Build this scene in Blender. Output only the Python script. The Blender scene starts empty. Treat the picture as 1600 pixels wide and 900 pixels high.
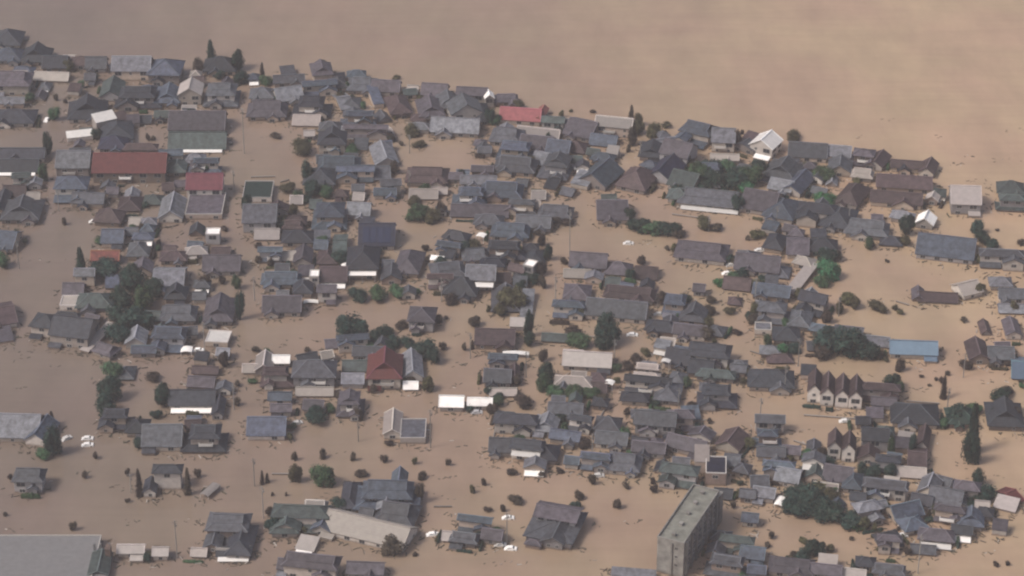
import bpy, math, random
from mathutils import Vector, Matrix
R = math.radians
SC = bpy.context.scene
COL = SC.collection

# ---------------------------------------------------------------- camera, sky, sun, exposure
DEP, HFOV, DIST = R(30), R(22), 935.0
CAMH = DIST * math.sin(DEP)
CAMY = -DIST * math.cos(DEP)
cd = bpy.data.cameras.new('camera'); cam = bpy.data.objects.new('camera', cd); COL.objects.link(cam)
cam.location = (0, CAMY, CAMH); cam.rotation_euler = (R(90) - DEP, 0, 0)
cd.sensor_width = 36; cd.angle = HFOV; cd.clip_start = 1; cd.clip_end = 30000
SC.camera = cam
FPX = 800 / math.tan(HFOV / 2)

SUN_EL, SUN_AZ = R(50), R(-115)          # azimuth measured from +Y towards +X
w = bpy.data.worlds.new('World'); SC.world = w; w.use_nodes = True
nt = w.node_tree; bg = nt.nodes['Background']
sky = nt.nodes.new('ShaderNodeTexSky'); sky.sky_type = 'NISHITA'; sky.sun_disc = False
sky.sun_elevation = SUN_EL; sky.sun_rotation = SUN_AZ
sky.air_density = 1.0; sky.dust_density = 6.0; sky.ozone_density = 0.6
nt.links.new(sky.outputs[0], bg.inputs[0]); bg.inputs[1].default_value = 0.075
sd = bpy.data.lights.new('sun', 'SUN'); sun = bpy.data.objects.new('sun', sd); COL.objects.link(sun)
sd.energy = 1.6; sd.angle = R(14); sd.color = (1.0, 0.93, 0.86)
dv = Vector((math.sin(SUN_AZ) * math.cos(SUN_EL), math.cos(SUN_AZ) * math.cos(SUN_EL), math.sin(SUN_EL)))
sun.rotation_euler = dv.to_track_quat('Z', 'Y').to_euler(); sun.location = (0, 0, 300)
SC.view_settings.view_transform = 'Standard'; SC.view_settings.look = 'None'
SC.view_settings.exposure = 0.55; SC.view_settings.gamma = 1.0
SC.render.engine = 'CYCLES'
SC.cycles.filter_width = 2.25
SC.cycles.max_bounces = 5; SC.cycles.volume_bounces = 1
SC.cycles.use_denoising = True
HAZE_D = 0.00014

# ---------------------------------------------------------------- photograph pixel (1600x900) -> ground
def ground(px, py):
    a = DEP + math.atan((py - 450) / FPX)
    dist = CAMH / math.tan(a)
    slant = math.hypot(CAMH, dist) * math.cos(a - DEP)
    return (px - 800) / FPX * slant, CAMY + dist, FPX / slant, a   # x, y, px per metre, angle

# ---------------------------------------------------------------- helpers
def tag(o, label=None, cat=None, group=None, kind=None):
    if label: o['label'] = label
    if cat: o['category'] = cat
    if group: o['group'] = group
    if kind: o['kind'] = kind
    return o
def empty(name, loc, rz=0):
    o = bpy.data.objects.new(name, None); COL.objects.link(o)
    o.location = loc; o.rotation_euler = (0, 0, rz); o.empty_display_size = .5
    return o
def put(name, me, parent=None, loc=(0, 0, 0), rz=0):
    o = bpy.data.objects.new(name, me); COL.objects.link(o); o.parent = parent
    o.location = loc; o.rotation_euler = (0, 0, rz)
    return o
class MB:
    def __init__(s): s.v = []; s.f = []
    def add(s, vs, fs):
        n = len(s.v); s.v += [tuple(p) for p in vs]; s.f += [tuple(i + n for i in q) for q in fs]
    def box(s, x0, x1, y0, y1, z0, z1):
        s.add([(x0,y0,z0),(x1,y0,z0),(x1,y1,z0),(x0,y1,z0),(x0,y0,z1),(x1,y0,z1),(x1,y1,z1),(x0,y1,z1)],
              [(0,3,2,1),(4,5,6,7),(0,1,5,4),(1,2,6,5),(2,3,7,6),(3,0,4,7)])
    def bar(s, a, b, wd, h):
        a = Vector(a); b = Vector(b); d = (b - a)
        if d.length < 1e-4: return
        d.normalize(); side = d.cross(Vector((0, 0, 1)))
        if side.length < 1e-3: side = Vector((1, 0, 0))
        side.normalize(); up = side.cross(d); side *= wd / 2; up *= h / 2
        vs = [a-side-up, a+side-up, a+side+up, a-side+up, b-side-up, b+side-up, b+side+up, b-side+up]
        s.add(vs, [(0,1,2,3),(7,6,5,4),(0,4,5,1),(1,5,6,2),(2,6,7,3),(3,7,4,0)])
    def tube(s, x, y, z0, z1, r0, r1, n=8):
        vs = [(x+r0*math.cos(2*math.pi*i/n), y+r0*math.sin(2*math.pi*i/n), z0) for i in range(n)] + \
             [(x+r1*math.cos(2*math.pi*i/n), y+r1*math.sin(2*math.pi*i/n), z1) for i in range(n)]
        s.add(vs, [(i,(i+1)%n,n+(i+1)%n,n+i) for i in range(n)] + [tuple(range(n, 2*n))])
    def mesh(s, name, mat):
        me = bpy.data.meshes.new(name); me.from_pydata(s.v, [], s.f); me.update()
        if mat: me.materials.append(mat)
        return me
    def build(s, name, mat, parent=None, loc=(0,0,0), rz=0):
        return put(name, s.mesh(name, mat), parent, loc, rz)

# ---------------------------------------------------------------- materials
def newmat(name):
    m = bpy.data.materials.new(name); m.use_nodes = True
    t = m.node_tree; return m, t, t.nodes['Principled BSDF']
def N(t, typ, **k):
    n = t.nodes.new(typ)
    for a, b in k.items(): setattr(n, a, b)
    return n
def surf(name, col, rough=.7, var=.3, scale=.35, metal=0, course=0, mud=False, hue=.03, spec=.35):
    """weathered surface: patchy noise, a per-object shift, optional tile courses and a muddy tide line"""
    m, t, b = newmat(name); L = t.links.new
    tc = N(t, 'ShaderNodeTexCoord'); oi = N(t, 'ShaderNodeObjectInfo')
    n1 = N(t, 'ShaderNodeTexNoise'); n1.inputs['Scale'].default_value = scale; n1.inputs['Detail'].default_value = 6; n1.inputs['Roughness'].default_value = .65
    off = N(t, 'ShaderNodeVectorMath', operation='ADD'); sc = N(t, 'ShaderNodeVectorMath', operation='SCALE')
    L(oi.outputs['Location'], sc.inputs[0]); sc.inputs['Scale'].default_value = 3.7
    L(tc.outputs['Object'], off.inputs[0]); L(sc.outputs[0], off.inputs[1]); L(off.outputs[0], n1.inputs['Vector'])
    mr = N(t, 'ShaderNodeMapRange'); L(n1.outputs[0], mr.inputs[0])
    mr.inputs[1].default_value = .3; mr.inputs[2].default_value = .7; mr.inputs[3].default_value = 1 - var; mr.inputs[4].default_value = 1 + var
    rr = N(t, 'ShaderNodeMapRange'); L(oi.outputs['Random'], rr.inputs[0]); rr.inputs[3].default_value = .68; rr.inputs[4].default_value = 1.35
    mu = N(t, 'ShaderNodeMath', operation='MULTIPLY'); L(mr.outputs[0], mu.inputs[0]); L(rr.outputs[0], mu.inputs[1])
    hs = N(t, 'ShaderNodeHueSaturation'); hs.inputs['Color'].default_value = (*col, 1); L(mu.outputs[0], hs.inputs['Value'])
    hr = N(t, 'ShaderNodeMapRange'); fr = N(t, 'ShaderNodeMath', operation='FRACT'); m9 = N(t, 'ShaderNodeMath', operation='MULTIPLY')
    L(oi.outputs['Random'], m9.inputs[0]); m9.inputs[1].default_value = 17.3; L(m9.outputs[0], fr.inputs[0]); L(fr.outputs[0], hr.inputs[0])
    hr.inputs[3].default_value = .5 - hue; hr.inputs[4].default_value = .5 + hue; L(hr.outputs[0], hs.inputs['Hue'])
    out = hs.outputs[0]
    if course:
        sp = N(t, 'ShaderNodeSeparateXYZ'); L(tc.outputs['Object'], sp.inputs[0])
        mm = N(t, 'ShaderNodeMath', operation='MULTIPLY'); L(sp.outputs[2], mm.inputs[0]); mm.inputs[1].default_value = course
        fc = N(t, 'ShaderNodeMath', operation='FRACT'); L(mm.outputs[0], fc.inputs[0])
        bp = N(t, 'ShaderNodeBump'); bp.inputs['Strength'].default_value = .5; bp.inputs['Distance'].default_value = .06
        L(fc.outputs[0], bp.inputs['Height']); L(bp.outputs[0], b.inputs['Normal'])
    if mud:
        geo = N(t, 'ShaderNodeNewGeometry'); sp = N(t, 'ShaderNodeSeparateXYZ'); L(geo.outputs['Position'], sp.inputs[0])
        n2 = N(t, 'ShaderNodeTexNoise'); n2.inputs['Scale'].default_value = .9; L(tc.outputs['Object'], n2.inputs['Vector'])
        ad = N(t, 'ShaderNodeMath', operation='ADD'); L(sp.outputs[2], ad.inputs[0]); L(n2.outputs[0], ad.inputs[1])
        m2 = N(t, 'ShaderNodeMapRange'); L(ad.outputs[0], m2.inputs[0]); m2.inputs[1].default_value = .7; m2.inputs[2].default_value = 1.5
        m2.inputs[3].default_value = .8; m2.inputs[4].default_value = 0
        mx = N(t, 'ShaderNodeMixRGB'); L(m2.outputs[0], mx.inputs[0]); L(out, mx.inputs[1]); mx.inputs[2].default_value = (.17, .12, .085, 1); out = mx.outputs[0]
    L(out, b.inputs['Base Color'])
    b.inputs['Roughness'].default_value = rough; b.inputs['Metallic'].default_value = metal; b.inputs['Specular IOR Level'].default_value = spec
    return m
ROOFC = dict(g=((.066,.070,.083),'grey'), d=((.028,.031,.041),'dark slate'), b=((.058,.072,.098),'blue-grey'), l=((.145,.15,.172),'pale grey'),
    n=((.058,.040,.043),'brown'), p=((.072,.064,.078),'mauve-grey'), w=((.80,.78,.76),'white'), r=((.105,.029,.033),'dull red'), k=((.018,.020,.038),'near-black'),
    t=((.050,.066,.066),'green-grey'), c=((.28,.25,.232),'cream'), B=((.12,.18,.245),'blue'), o=((.20,.065,.05),'orange-red'), m=((.30,.272,.262),'pinkish-white'), e=((.016,.034,.028),'dark green'), R=((.25,.085,.08),'red'), u=((.19,.188,.192),'flat grey'))
RM = {}
for k, (c, nm) in ROOFC.items():
    RM[k] = surf('roof_' + nm.replace('-', '_').replace(' ', '_'), c, rough=.62 if k not in 'wB' else .45, var=(.12 if k in 'wmBuc' else .25 if k in 'rR' else .55), scale=.6, course=2.2 if k not in 'wmBu' else 0, hue=.02)
CAPS = {k: surf('ridge_' + nm.replace('-', '_').replace(' ', '_'), tuple(min(.8, x * 1.6 + .02) for x in c), var=.2) for k, (c, nm) in ROOFC.items()}
WALLC = [(.42,.37,.33), (.33,.30,.28), (.24,.21,.20), (.50,.46,.43), (.27,.26,.27), (.18,.14,.12), (.38,.31,.26)]
WM = [surf('plaster_wall', c, rough=.85, var=.16, scale=.6, mud=True, hue=.01) for c in WALLC]
M = dict(
    frame=surf('window_frame', (.35,.34,.33), var=.05), concrete=surf('concrete', (.21,.205,.195), var=.45, scale=.3, mud=True),
    darkconc=surf('stained_concrete', (.13,.13,.135), var=.3, scale=.5), wood=surf('weathered_wood', (.10,.075,.06), var=.3),
    white=surf('white_paint', (.78,.76,.74), rough=.4, var=.05, hue=0), rail=surf('pale_balcony', (.55,.52,.50), var=.1),
    solar=surf('solar_cell', (.02,.025,.05), rough=.25, var=.1), trunk=surf('bark', (.07,.05,.04), var=.3), rubber=surf('rubber', (.02,.02,.02)),
    pole=surf('pole_concrete', (.22,.21,.20), var=.1))
gm, gt, gb = newmat('window_glass'); gb.inputs['Base Color'].default_value = (.035,.04,.05,1); gb.inputs['Roughness'].default_value = .12; M['glass'] = gm

def leafmat(name, col):
    m, t, b = newmat(name); L = t.links.new
    oi = N(t, 'ShaderNodeObjectInfo'); geo = N(t, 'ShaderNodeNewGeometry'); tc = N(t, 'ShaderNodeTexCoord')
    n = N(t, 'ShaderNodeTexNoise'); n.inputs['Scale'].default_value = 2.6; n.inputs['Detail'].default_value = 3; L(tc.outputs['Object'], n.inputs['Vector'])
    mr = N(t, 'ShaderNodeMapRange'); L(n.outputs[0], mr.inputs[0]); mr.inputs[1].default_value = .35; mr.inputs[2].default_value = .65; mr.inputs[3].default_value = .6; mr.inputs[4].default_value = 1.5
    r1 = N(t, 'ShaderNodeMapRange'); L(geo.outputs['Random Per Island'], r1.inputs[0]); r1.inputs[3].default_value = .55; r1.inputs[4].default_value = 1.5
    r2 = N(t, 'ShaderNodeMapRange'); L(oi.outputs['Random'], r2.inputs[0]); r2.inputs[3].default_value = .75; r2.inputs[4].default_value = 1.3
    a = N(t, 'ShaderNodeMath', operation='MULTIPLY'); L(mr.outputs[0], a.inputs[0]); L(r1.outputs[0], a.inputs[1])
    c = N(t, 'ShaderNodeMath', operation='MULTIPLY'); L(a.outputs[0], c.inputs[0]); L(r2.outputs[0], c.inputs[1])
    hs = N(t, 'ShaderNodeHueSaturation'); hs.inputs['Color'].default_value = (*col, 1); L(c.outputs[0], hs.inputs['Value'])
    h = N(t, 'ShaderNodeMapRange'); L(oi.outputs['Random'], h.inputs[0]); h.inputs[3].default_value = .475; h.inputs[4].default_value = .525; L(h.outputs[0], hs.inputs['Hue'])
    L(hs.outputs[0], b.inputs['Base Color']); b.inputs['Roughness'].default_value = .7; b.inputs['Specular IOR Level'].default_value = .2
    return m
LM = dict(g=leafmat('leaf_green', (.036,.072,.034)), d=leafmat('leaf_dark', (.016,.034,.026)), o=leafmat('leaf_olive', (.055,.052,.026)), n=leafmat('leaf_brown', (.042,.032,.025)), v=leafmat('leaf_bright', (.03,.10,.04)))
LW = dict(g='green', d='dark green', o='olive', n='brownish', v='bright green')

# ---------------------------------------------------------------- flood water
m, t, b = newmat('muddy_flood_water'); L = t.links.new
tc = N(t, 'ShaderNodeTexCoord')
n1 = N(t, 'ShaderNodeTexNoise'); n1.inputs['Scale'].default_value = .0042; n1.inputs['Detail'].default_value = 5; n1.inputs['Distortion'].default_value = .4
n2 = N(t, 'ShaderNodeTexNoise'); n2.inputs['Scale'].default_value = .035; n2.inputs['Detail'].default_value = 7; n2.inputs['Roughness'].default_value = .6
mp = N(t, 'ShaderNodeMapping'); mp.inputs['Scale'].default_value = (1.6, .7, 1); mp.inputs['Rotation'].default_value = (0, 0, R(25))
L(tc.outputs['Object'], mp.inputs[0]); L(mp.outputs[0], n1.inputs['Vector']); L(mp.outputs[0], n2.inputs['Vector'])
# open river silt (pale ochre) to the north-east, still brown water among the houses; darkening to the west also paints in a cloud shadow
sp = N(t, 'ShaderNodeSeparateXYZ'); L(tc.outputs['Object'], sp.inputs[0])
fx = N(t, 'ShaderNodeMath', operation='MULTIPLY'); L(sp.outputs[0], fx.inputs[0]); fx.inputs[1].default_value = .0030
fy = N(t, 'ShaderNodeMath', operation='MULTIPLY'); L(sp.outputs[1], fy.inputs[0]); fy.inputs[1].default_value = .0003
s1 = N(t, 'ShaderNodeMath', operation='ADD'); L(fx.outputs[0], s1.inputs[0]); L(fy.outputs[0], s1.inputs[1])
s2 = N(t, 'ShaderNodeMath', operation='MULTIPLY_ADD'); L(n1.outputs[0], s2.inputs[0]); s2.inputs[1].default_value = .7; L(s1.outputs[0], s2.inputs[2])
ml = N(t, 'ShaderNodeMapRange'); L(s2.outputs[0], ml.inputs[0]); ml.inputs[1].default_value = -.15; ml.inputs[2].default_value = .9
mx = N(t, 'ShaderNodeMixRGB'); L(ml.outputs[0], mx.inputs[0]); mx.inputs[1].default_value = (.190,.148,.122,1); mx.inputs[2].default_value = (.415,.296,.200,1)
n4 = N(t, 'ShaderNodeTexNoise'); n4.inputs['Scale'].default_value = .022; n4.inputs['Detail'].default_value = 3; L(tc.outputs['Object'], n4.inputs['Vector'])
m4 = N(t, 'ShaderNodeMapRange'); L(n4.outputs[0], m4.inputs[0]); m4.inputs[1].default_value = .38; m4.inputs[2].default_value = .62; m4.inputs[3].default_value = .494; m4.inputs[4].default_value = .508
hv = N(t, 'ShaderNodeHueSaturation'); L(mx.outputs[0], hv.inputs['Color']); L(m4.outputs[0], hv.inputs['Hue'])
m3 = N(t, 'ShaderNodeMapRange'); L(n2.outputs[0], m3.inputs[0]); m3.inputs[1].default_value = .3; m3.inputs[2].default_value = .7; m3.inputs[3].default_value = .88; m3.inputs[4].default_value = 1.12
mp2 = N(t, 'ShaderNodeMapping'); mp2.inputs['Scale'].default_value = (.012, .11, 1); mp2.inputs['Rotation'].default_value = (0, 0, R(14)); L(tc.outputs['Object'], mp2.inputs[0])
n5 = N(t, 'ShaderNodeTexNoise'); n5.inputs['Scale'].default_value = 1; n5.inputs['Detail'].default_value = 8; n5.inputs['Roughness'].default_value = .7; n5.inputs['Distortion'].default_value = 1.2; L(mp2.outputs[0], n5.inputs['Vector'])
m5 = N(t, 'ShaderNodeMapRange'); L(n5.outputs[0], m5.inputs[0]); m5.inputs[1].default_value = .3; m5.inputs[2].default_value = .7; m5.inputs[3].default_value = .94; m5.inputs[4].default_value = 1.06
mm5 = N(t, 'ShaderNodeMath', operation='MULTIPLY'); L(m3.outputs[0], mm5.inputs[0]); L(m5.outputs[0], mm5.inputs[1])
m6 = N(t, 'ShaderNodeMapRange'); L(n5.outputs[0], m6.inputs[0]); m6.inputs[1].default_value = .35; m6.inputs[2].default_value = .65; m6.inputs[3].default_value = .05; m6.inputs[4].default_value = .22; L(m6.outputs[0], b.inputs['Roughness'])
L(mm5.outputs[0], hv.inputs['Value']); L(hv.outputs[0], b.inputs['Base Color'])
b.inputs['Roughness'].default_value = .11; b.inputs['IOR'].default_value = 1.33
nb = N(t, 'ShaderNodeTexNoise'); nb.inputs['Scale'].default_value = .55; nb.inputs['Detail'].default_value = 4; L(tc.outputs['Object'], nb.inputs['Vector'])
bp = N(t, 'ShaderNodeBump'); bp.inputs['Strength'].default_value = .16; bp.inputs['Distance'].default_value = .12; L(nb.outputs[0], bp.inputs['Height']); L(bp.outputs[0], b.inputs['Normal'])
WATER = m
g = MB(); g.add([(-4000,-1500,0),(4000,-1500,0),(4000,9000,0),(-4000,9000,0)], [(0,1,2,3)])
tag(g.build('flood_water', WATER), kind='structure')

# ---------------------------------------------------------------- haze
m = bpy.data.materials.new('haze_air'); m.use_nodes = True; t = m.node_tree
for n in list(t.nodes):
    if n.type == 'BSDF_PRINCIPLED': t.nodes.remove(n)
pv = t.nodes.new('ShaderNodeVolumePrincipled'); pv.inputs['Color'].default_value = (.90,.89,.95,1); pv.inputs['Density'].default_value = HAZE_D; pv.inputs['Anisotropy'].default_value = .1
t.links.new(pv.outputs[0], [n for n in t.nodes if n.type == 'OUTPUT_MATERIAL'][0].inputs['Volume'])
hz = MB(); hz.box(-4200, 4200, -1700, 9200, -3, CAMH + 12)
tag(hz.build('haze', m), kind='stuff')

# ---------------------------------------------------------------- roof shapes
def roof_hip(mb, cap, x0, x1, y0, y1, z, rise, th=.18):
    W, D = x1-x0, y1-y0; cx, cy = (x0+x1)/2, (y0+y1)/2
    if W >= D:
        h = (W - D) / 2 + .15; a, c = (cx-h, cy, z+rise), (cx+h, cy, z+rise)
        top = [(0,1,5,4),(1,2,5),(2,3,4,5),(3,0,4)]
    else:
        h = (D - W) / 2 + .15; a, c = (cx, cy-h, z+rise), (cx, cy+h, z+rise)
        top = [(0,1,4),(1,2,5,4),(2,3,5),(3,0,4,5)]
    e = [(x0,y0,z),(x1,y0,z),(x1,y1,z),(x0,y1,z)]; lo = [(p[0],p[1],z-th) for p in e]
    mb.add(e + [a, c] + lo, top + [(9,8,7,6),(0,6,7,1),(1,7,8,2),(2,8,9,3),(3,9,6,0)])
    near = lambda p: a if (Vector(p)-Vector(a)).length < (Vector(p)-Vector(c)).length else c
    for p in e: cap.bar((p[0],p[1],z+.06), (near(p)[0],near(p)[1],near(p)[2]+.06), .26, .18)
    cap.bar((a[0],a[1],a[2]+.1), (c[0],c[1],c[2]+.1), .38, .34)
def roof_gable(mb, cap, x0, x1, y0, y1, z, rise, axis='x', th=.2):
    f = (lambda u, v, q: (u, v, q)) if axis == 'x' else (lambda u, v, q: (v, u, q))
    if axis == 'x': u0, u1, v0, v1 = x0, x1, y0, y1
    else: u0, u1, v0, v1 = y0, y1, x0, x1
    vm = (v0+v1)/2; P = []
    for u in (u0, u1):
        P += [f(u,v0,z), f(u,vm,z+rise), f(u,v1,z), f(u,v0,z-th), f(u,vm,z+rise-th), f(u,v1,z-th)]
    F = [(0,6,7,1),(1,7,8,2),(3,4,10,9),(4,5,11,10),(0,3,9,6),(2,8,11,5),(0,1,4,3),(1,2,5,4),(6,9,10,7),(7,10,11,8)]
    mb.add(P, F); cap.bar(f(u0,vm,z+rise+.1), f(u1,vm,z+rise+.1), .38, .34)
    for u in (u0+.1, u1-.1):
        cap.bar(f(u,v0,z+.07), f(u,vm,z+rise+.07), .22, .14); cap.bar(f(u,v1,z+.07), f(u,vm,z+rise+.07), .22, .14)
def roof_irimoya(mb, cap, x0, x1, y0, y1, z, rise):
    """Japanese hip-and-gable: a skirt on all sides and a gable on top of it"""
    D = min(x1-x0, y1-y0); k = D * .24; z2 = z + rise * .48
    e = [(x0,y0,z),(x1,y0,z),(x1,y1,z),(x0,y1,z)]; i = [(x0+k,y0+k,z2),(x1-k,y0+k,z2),(x1-k,y1-k,z2),(x0+k,y1-k,z2)]
    lo = [(p[0],p[1],z-.18) for p in e]
    mb.add(e+i+lo, [(0,1,5,4),(1,2,6,5),(2,3,7,6),(3,0,4,7),(11,10,9,8),(0,8,9,1),(1,9,10,2),(2,10,11,3),(3,11,8,0),(4,5,6,7)])
    for p, q in zip(e, i): cap.bar((p[0],p[1],z+.05), (q[0],q[1],q[2]+.05), .26, .18)
    ax = 'x' if x1-x0 >= y1-y0 else 'y'
    o = .25
    if ax == 'x': roof_gable(mb, cap, x0+k-o-.25, x1-k+o+.25, y0+k-.05, y1-k+.05, z2+.12, rise*.52, 'x', .12)
    else: roof_gable(mb, cap, x0+k-.05, x1-k+.05, y0+k-o-.25, y1-k+o+.25, z2+.12, rise*.52, 'y', .12)
    # small gable walls closing the upper roof
    if ax == 'x':
        for x in (x0+k, x1-k): mb.add([(x,y0+k,z2),(x,y1-k,z2),(x,(y0+y1)/2,z2+rise*.52)], [(0,1,2)])
    else:
        for y in (y0+k, y1-k): mb.add([(x0+k,y,z2),(x1-k,y,z2),((x0+x1)/2,y,z2+rise*.52)], [(0,1,2)])
def roof_round(mb, cap, x0, x1, y0, y1, z, rise, n=12):
    cx, cy, rx, ry = (x0+x1)/2, (y0+y1)/2, (x1-x0)/2, (y1-y0)/2
    prof = [(1.0,-.04),(1.0,0),(.97,.22),(.86,.52),(.62,.80),(.3,.95),(.05,1.0)]
    vs = []; 
    for r, h in prof:
        for i in range(n):
            a = 2*math.pi*(i+.5)/n; vs.append((cx+rx*r*math.cos(a), cy+ry*r*math.sin(a), z+h*rise))
    fs = [(j*n+i, j*n+(i+1)%n, (j+1)*n+(i+1)%n, (j+1)*n+i) for j in range(len(prof)-1) for i in range(n)]
    fs += [tuple(range((len(prof)-1)*n, len(prof)*n)), tuple(reversed(range(n)))]
    mb.add(vs, fs)
    for i in range(0, n, 3):
        for j in range(1, len(prof)-1): cap.bar(Vector(vs[j*n+i]), Vector(vs[(j+1)*n+i]), .2, .2)

# shared window meshes, one per size: a frame with two rails and a pane just proud of its recess
def win_meshes(wd, h):
    f = MB(); tk = .1
    f.box(-wd/2-tk, wd/2+tk, -.10, .0, -h/2-tk, -h/2); f.box(-wd/2-tk, wd/2+tk, -.10, .0, h/2, h/2+tk)
    f.box(-wd/2-tk, -wd/2, -.10, .0, -h/2, h/2); f.box(wd/2, wd/2+tk, -.10, .0, -h/2, h/2); f.box(-.04, .04, -.09, .0, -h/2, h/2)
    p = MB(); p.box(-wd/2, -.04, -.045, .0, -h/2, h/2); p.box(.04, wd/2, -.045, .0, -h/2, h/2)
    return f.mesh('window', M['frame']), p.mesh('pane', M['glass'])
WIN = [win_meshes(1.7, 1.15), win_meshes(2.6, 1.6), win_meshes(.9, .9)]
def window(parent, x, y, z, rz, k=0):
    o = put('window', WIN[k][0], parent, (x, y, z), rz); put('pane', WIN[k][1], o)
def facade(parent, x0, x1, y0, y1, z0, z1, rng, dens=1.0):
    """windows on the four sides of a storey box"""
    h = z1 - z0
    if h < 1.25: return
    zc = z0 + min(h*.52, h-.85); k0 = 1 if h > 2.1 else 0
    for (ln, fn) in (((x1-x0), lambda u: (x0+u, y0-.003, 0)), ((y1-y0), lambda u: (x1+.003, y0+u, R(90))),
                     ((y1-y0), lambda u: (x0-.003, y0+u, R(-90))), ((x1-x0), lambda u: (x0+u, y1+.003, R(180)))):
        n = max(1, int(ln / 4.2 * dens)); n = min(n, 5)
        for i in range(n):
            if rng.random() < .18: continue
            k = rng.choice((k0, k0, 0, 2)); ww = (1.9, 2.8, 1.1)[k]
            u = ln * (i + .5) / n + rng.uniform(-.25, .25)
            u = min(max(u, ww/2+.2), ln-ww/2-.2)
            if ln < ww + .4: continue
            x, y, a = fn(u); window(parent, x, y, zc, a, k)
def walls(name, parent, x0, x1, y0, y1, z0, z1, mat, gable=None, rise=0):
    mb = MB(); mb.box(x0, x1, y0, y1, z0, z1)
    if gable == 'x':
        ym = (y0+y1)/2; mb.add([(x0,y0,z1),(x0,y1,z1),(x0,ym,z1+rise),(x1,y0,z1),(x1,y1,z1),(x1,ym,z1+rise)], [(0,2,1),(3,4,5),(0,3,5,2),(1,2,5,4)])
    if gable == 'y':
        xm = (x0+x1)/2; mb.add([(x0,y0,z1),(x1,y0,z1),(xm,y0,z1+rise),(x0,y1,z1),(x1,y1,z1),(xm,y1,z1+rise)], [(0,1,2),(3,5,4),(0,2,5,3),(1,4,5,2)])
    return mb.build(name, mat, parent)
def roofed(parent, name, typ, x0, x1, y0, y1, z, rise, col, ov=.6):
    mb, cap = MB(), MB(); a = (x0-ov, x1+ov, y0-ov, y1+ov, z, rise)
    if typ == 'H': roof_hip(mb, cap, *a)
    elif typ == 'G': roof_gable(mb, cap, *a, 'x')
    elif typ == 'V': roof_gable(mb, cap, *a, 'y')
    elif typ == 'I': roof_irimoya(mb, cap, *a)
    elif typ == 'D': roof_round(mb, cap, *a)
    r = mb.build(name, RM[col], parent); cap.build('ridge', CAPS[col], r)
    return r

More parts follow.
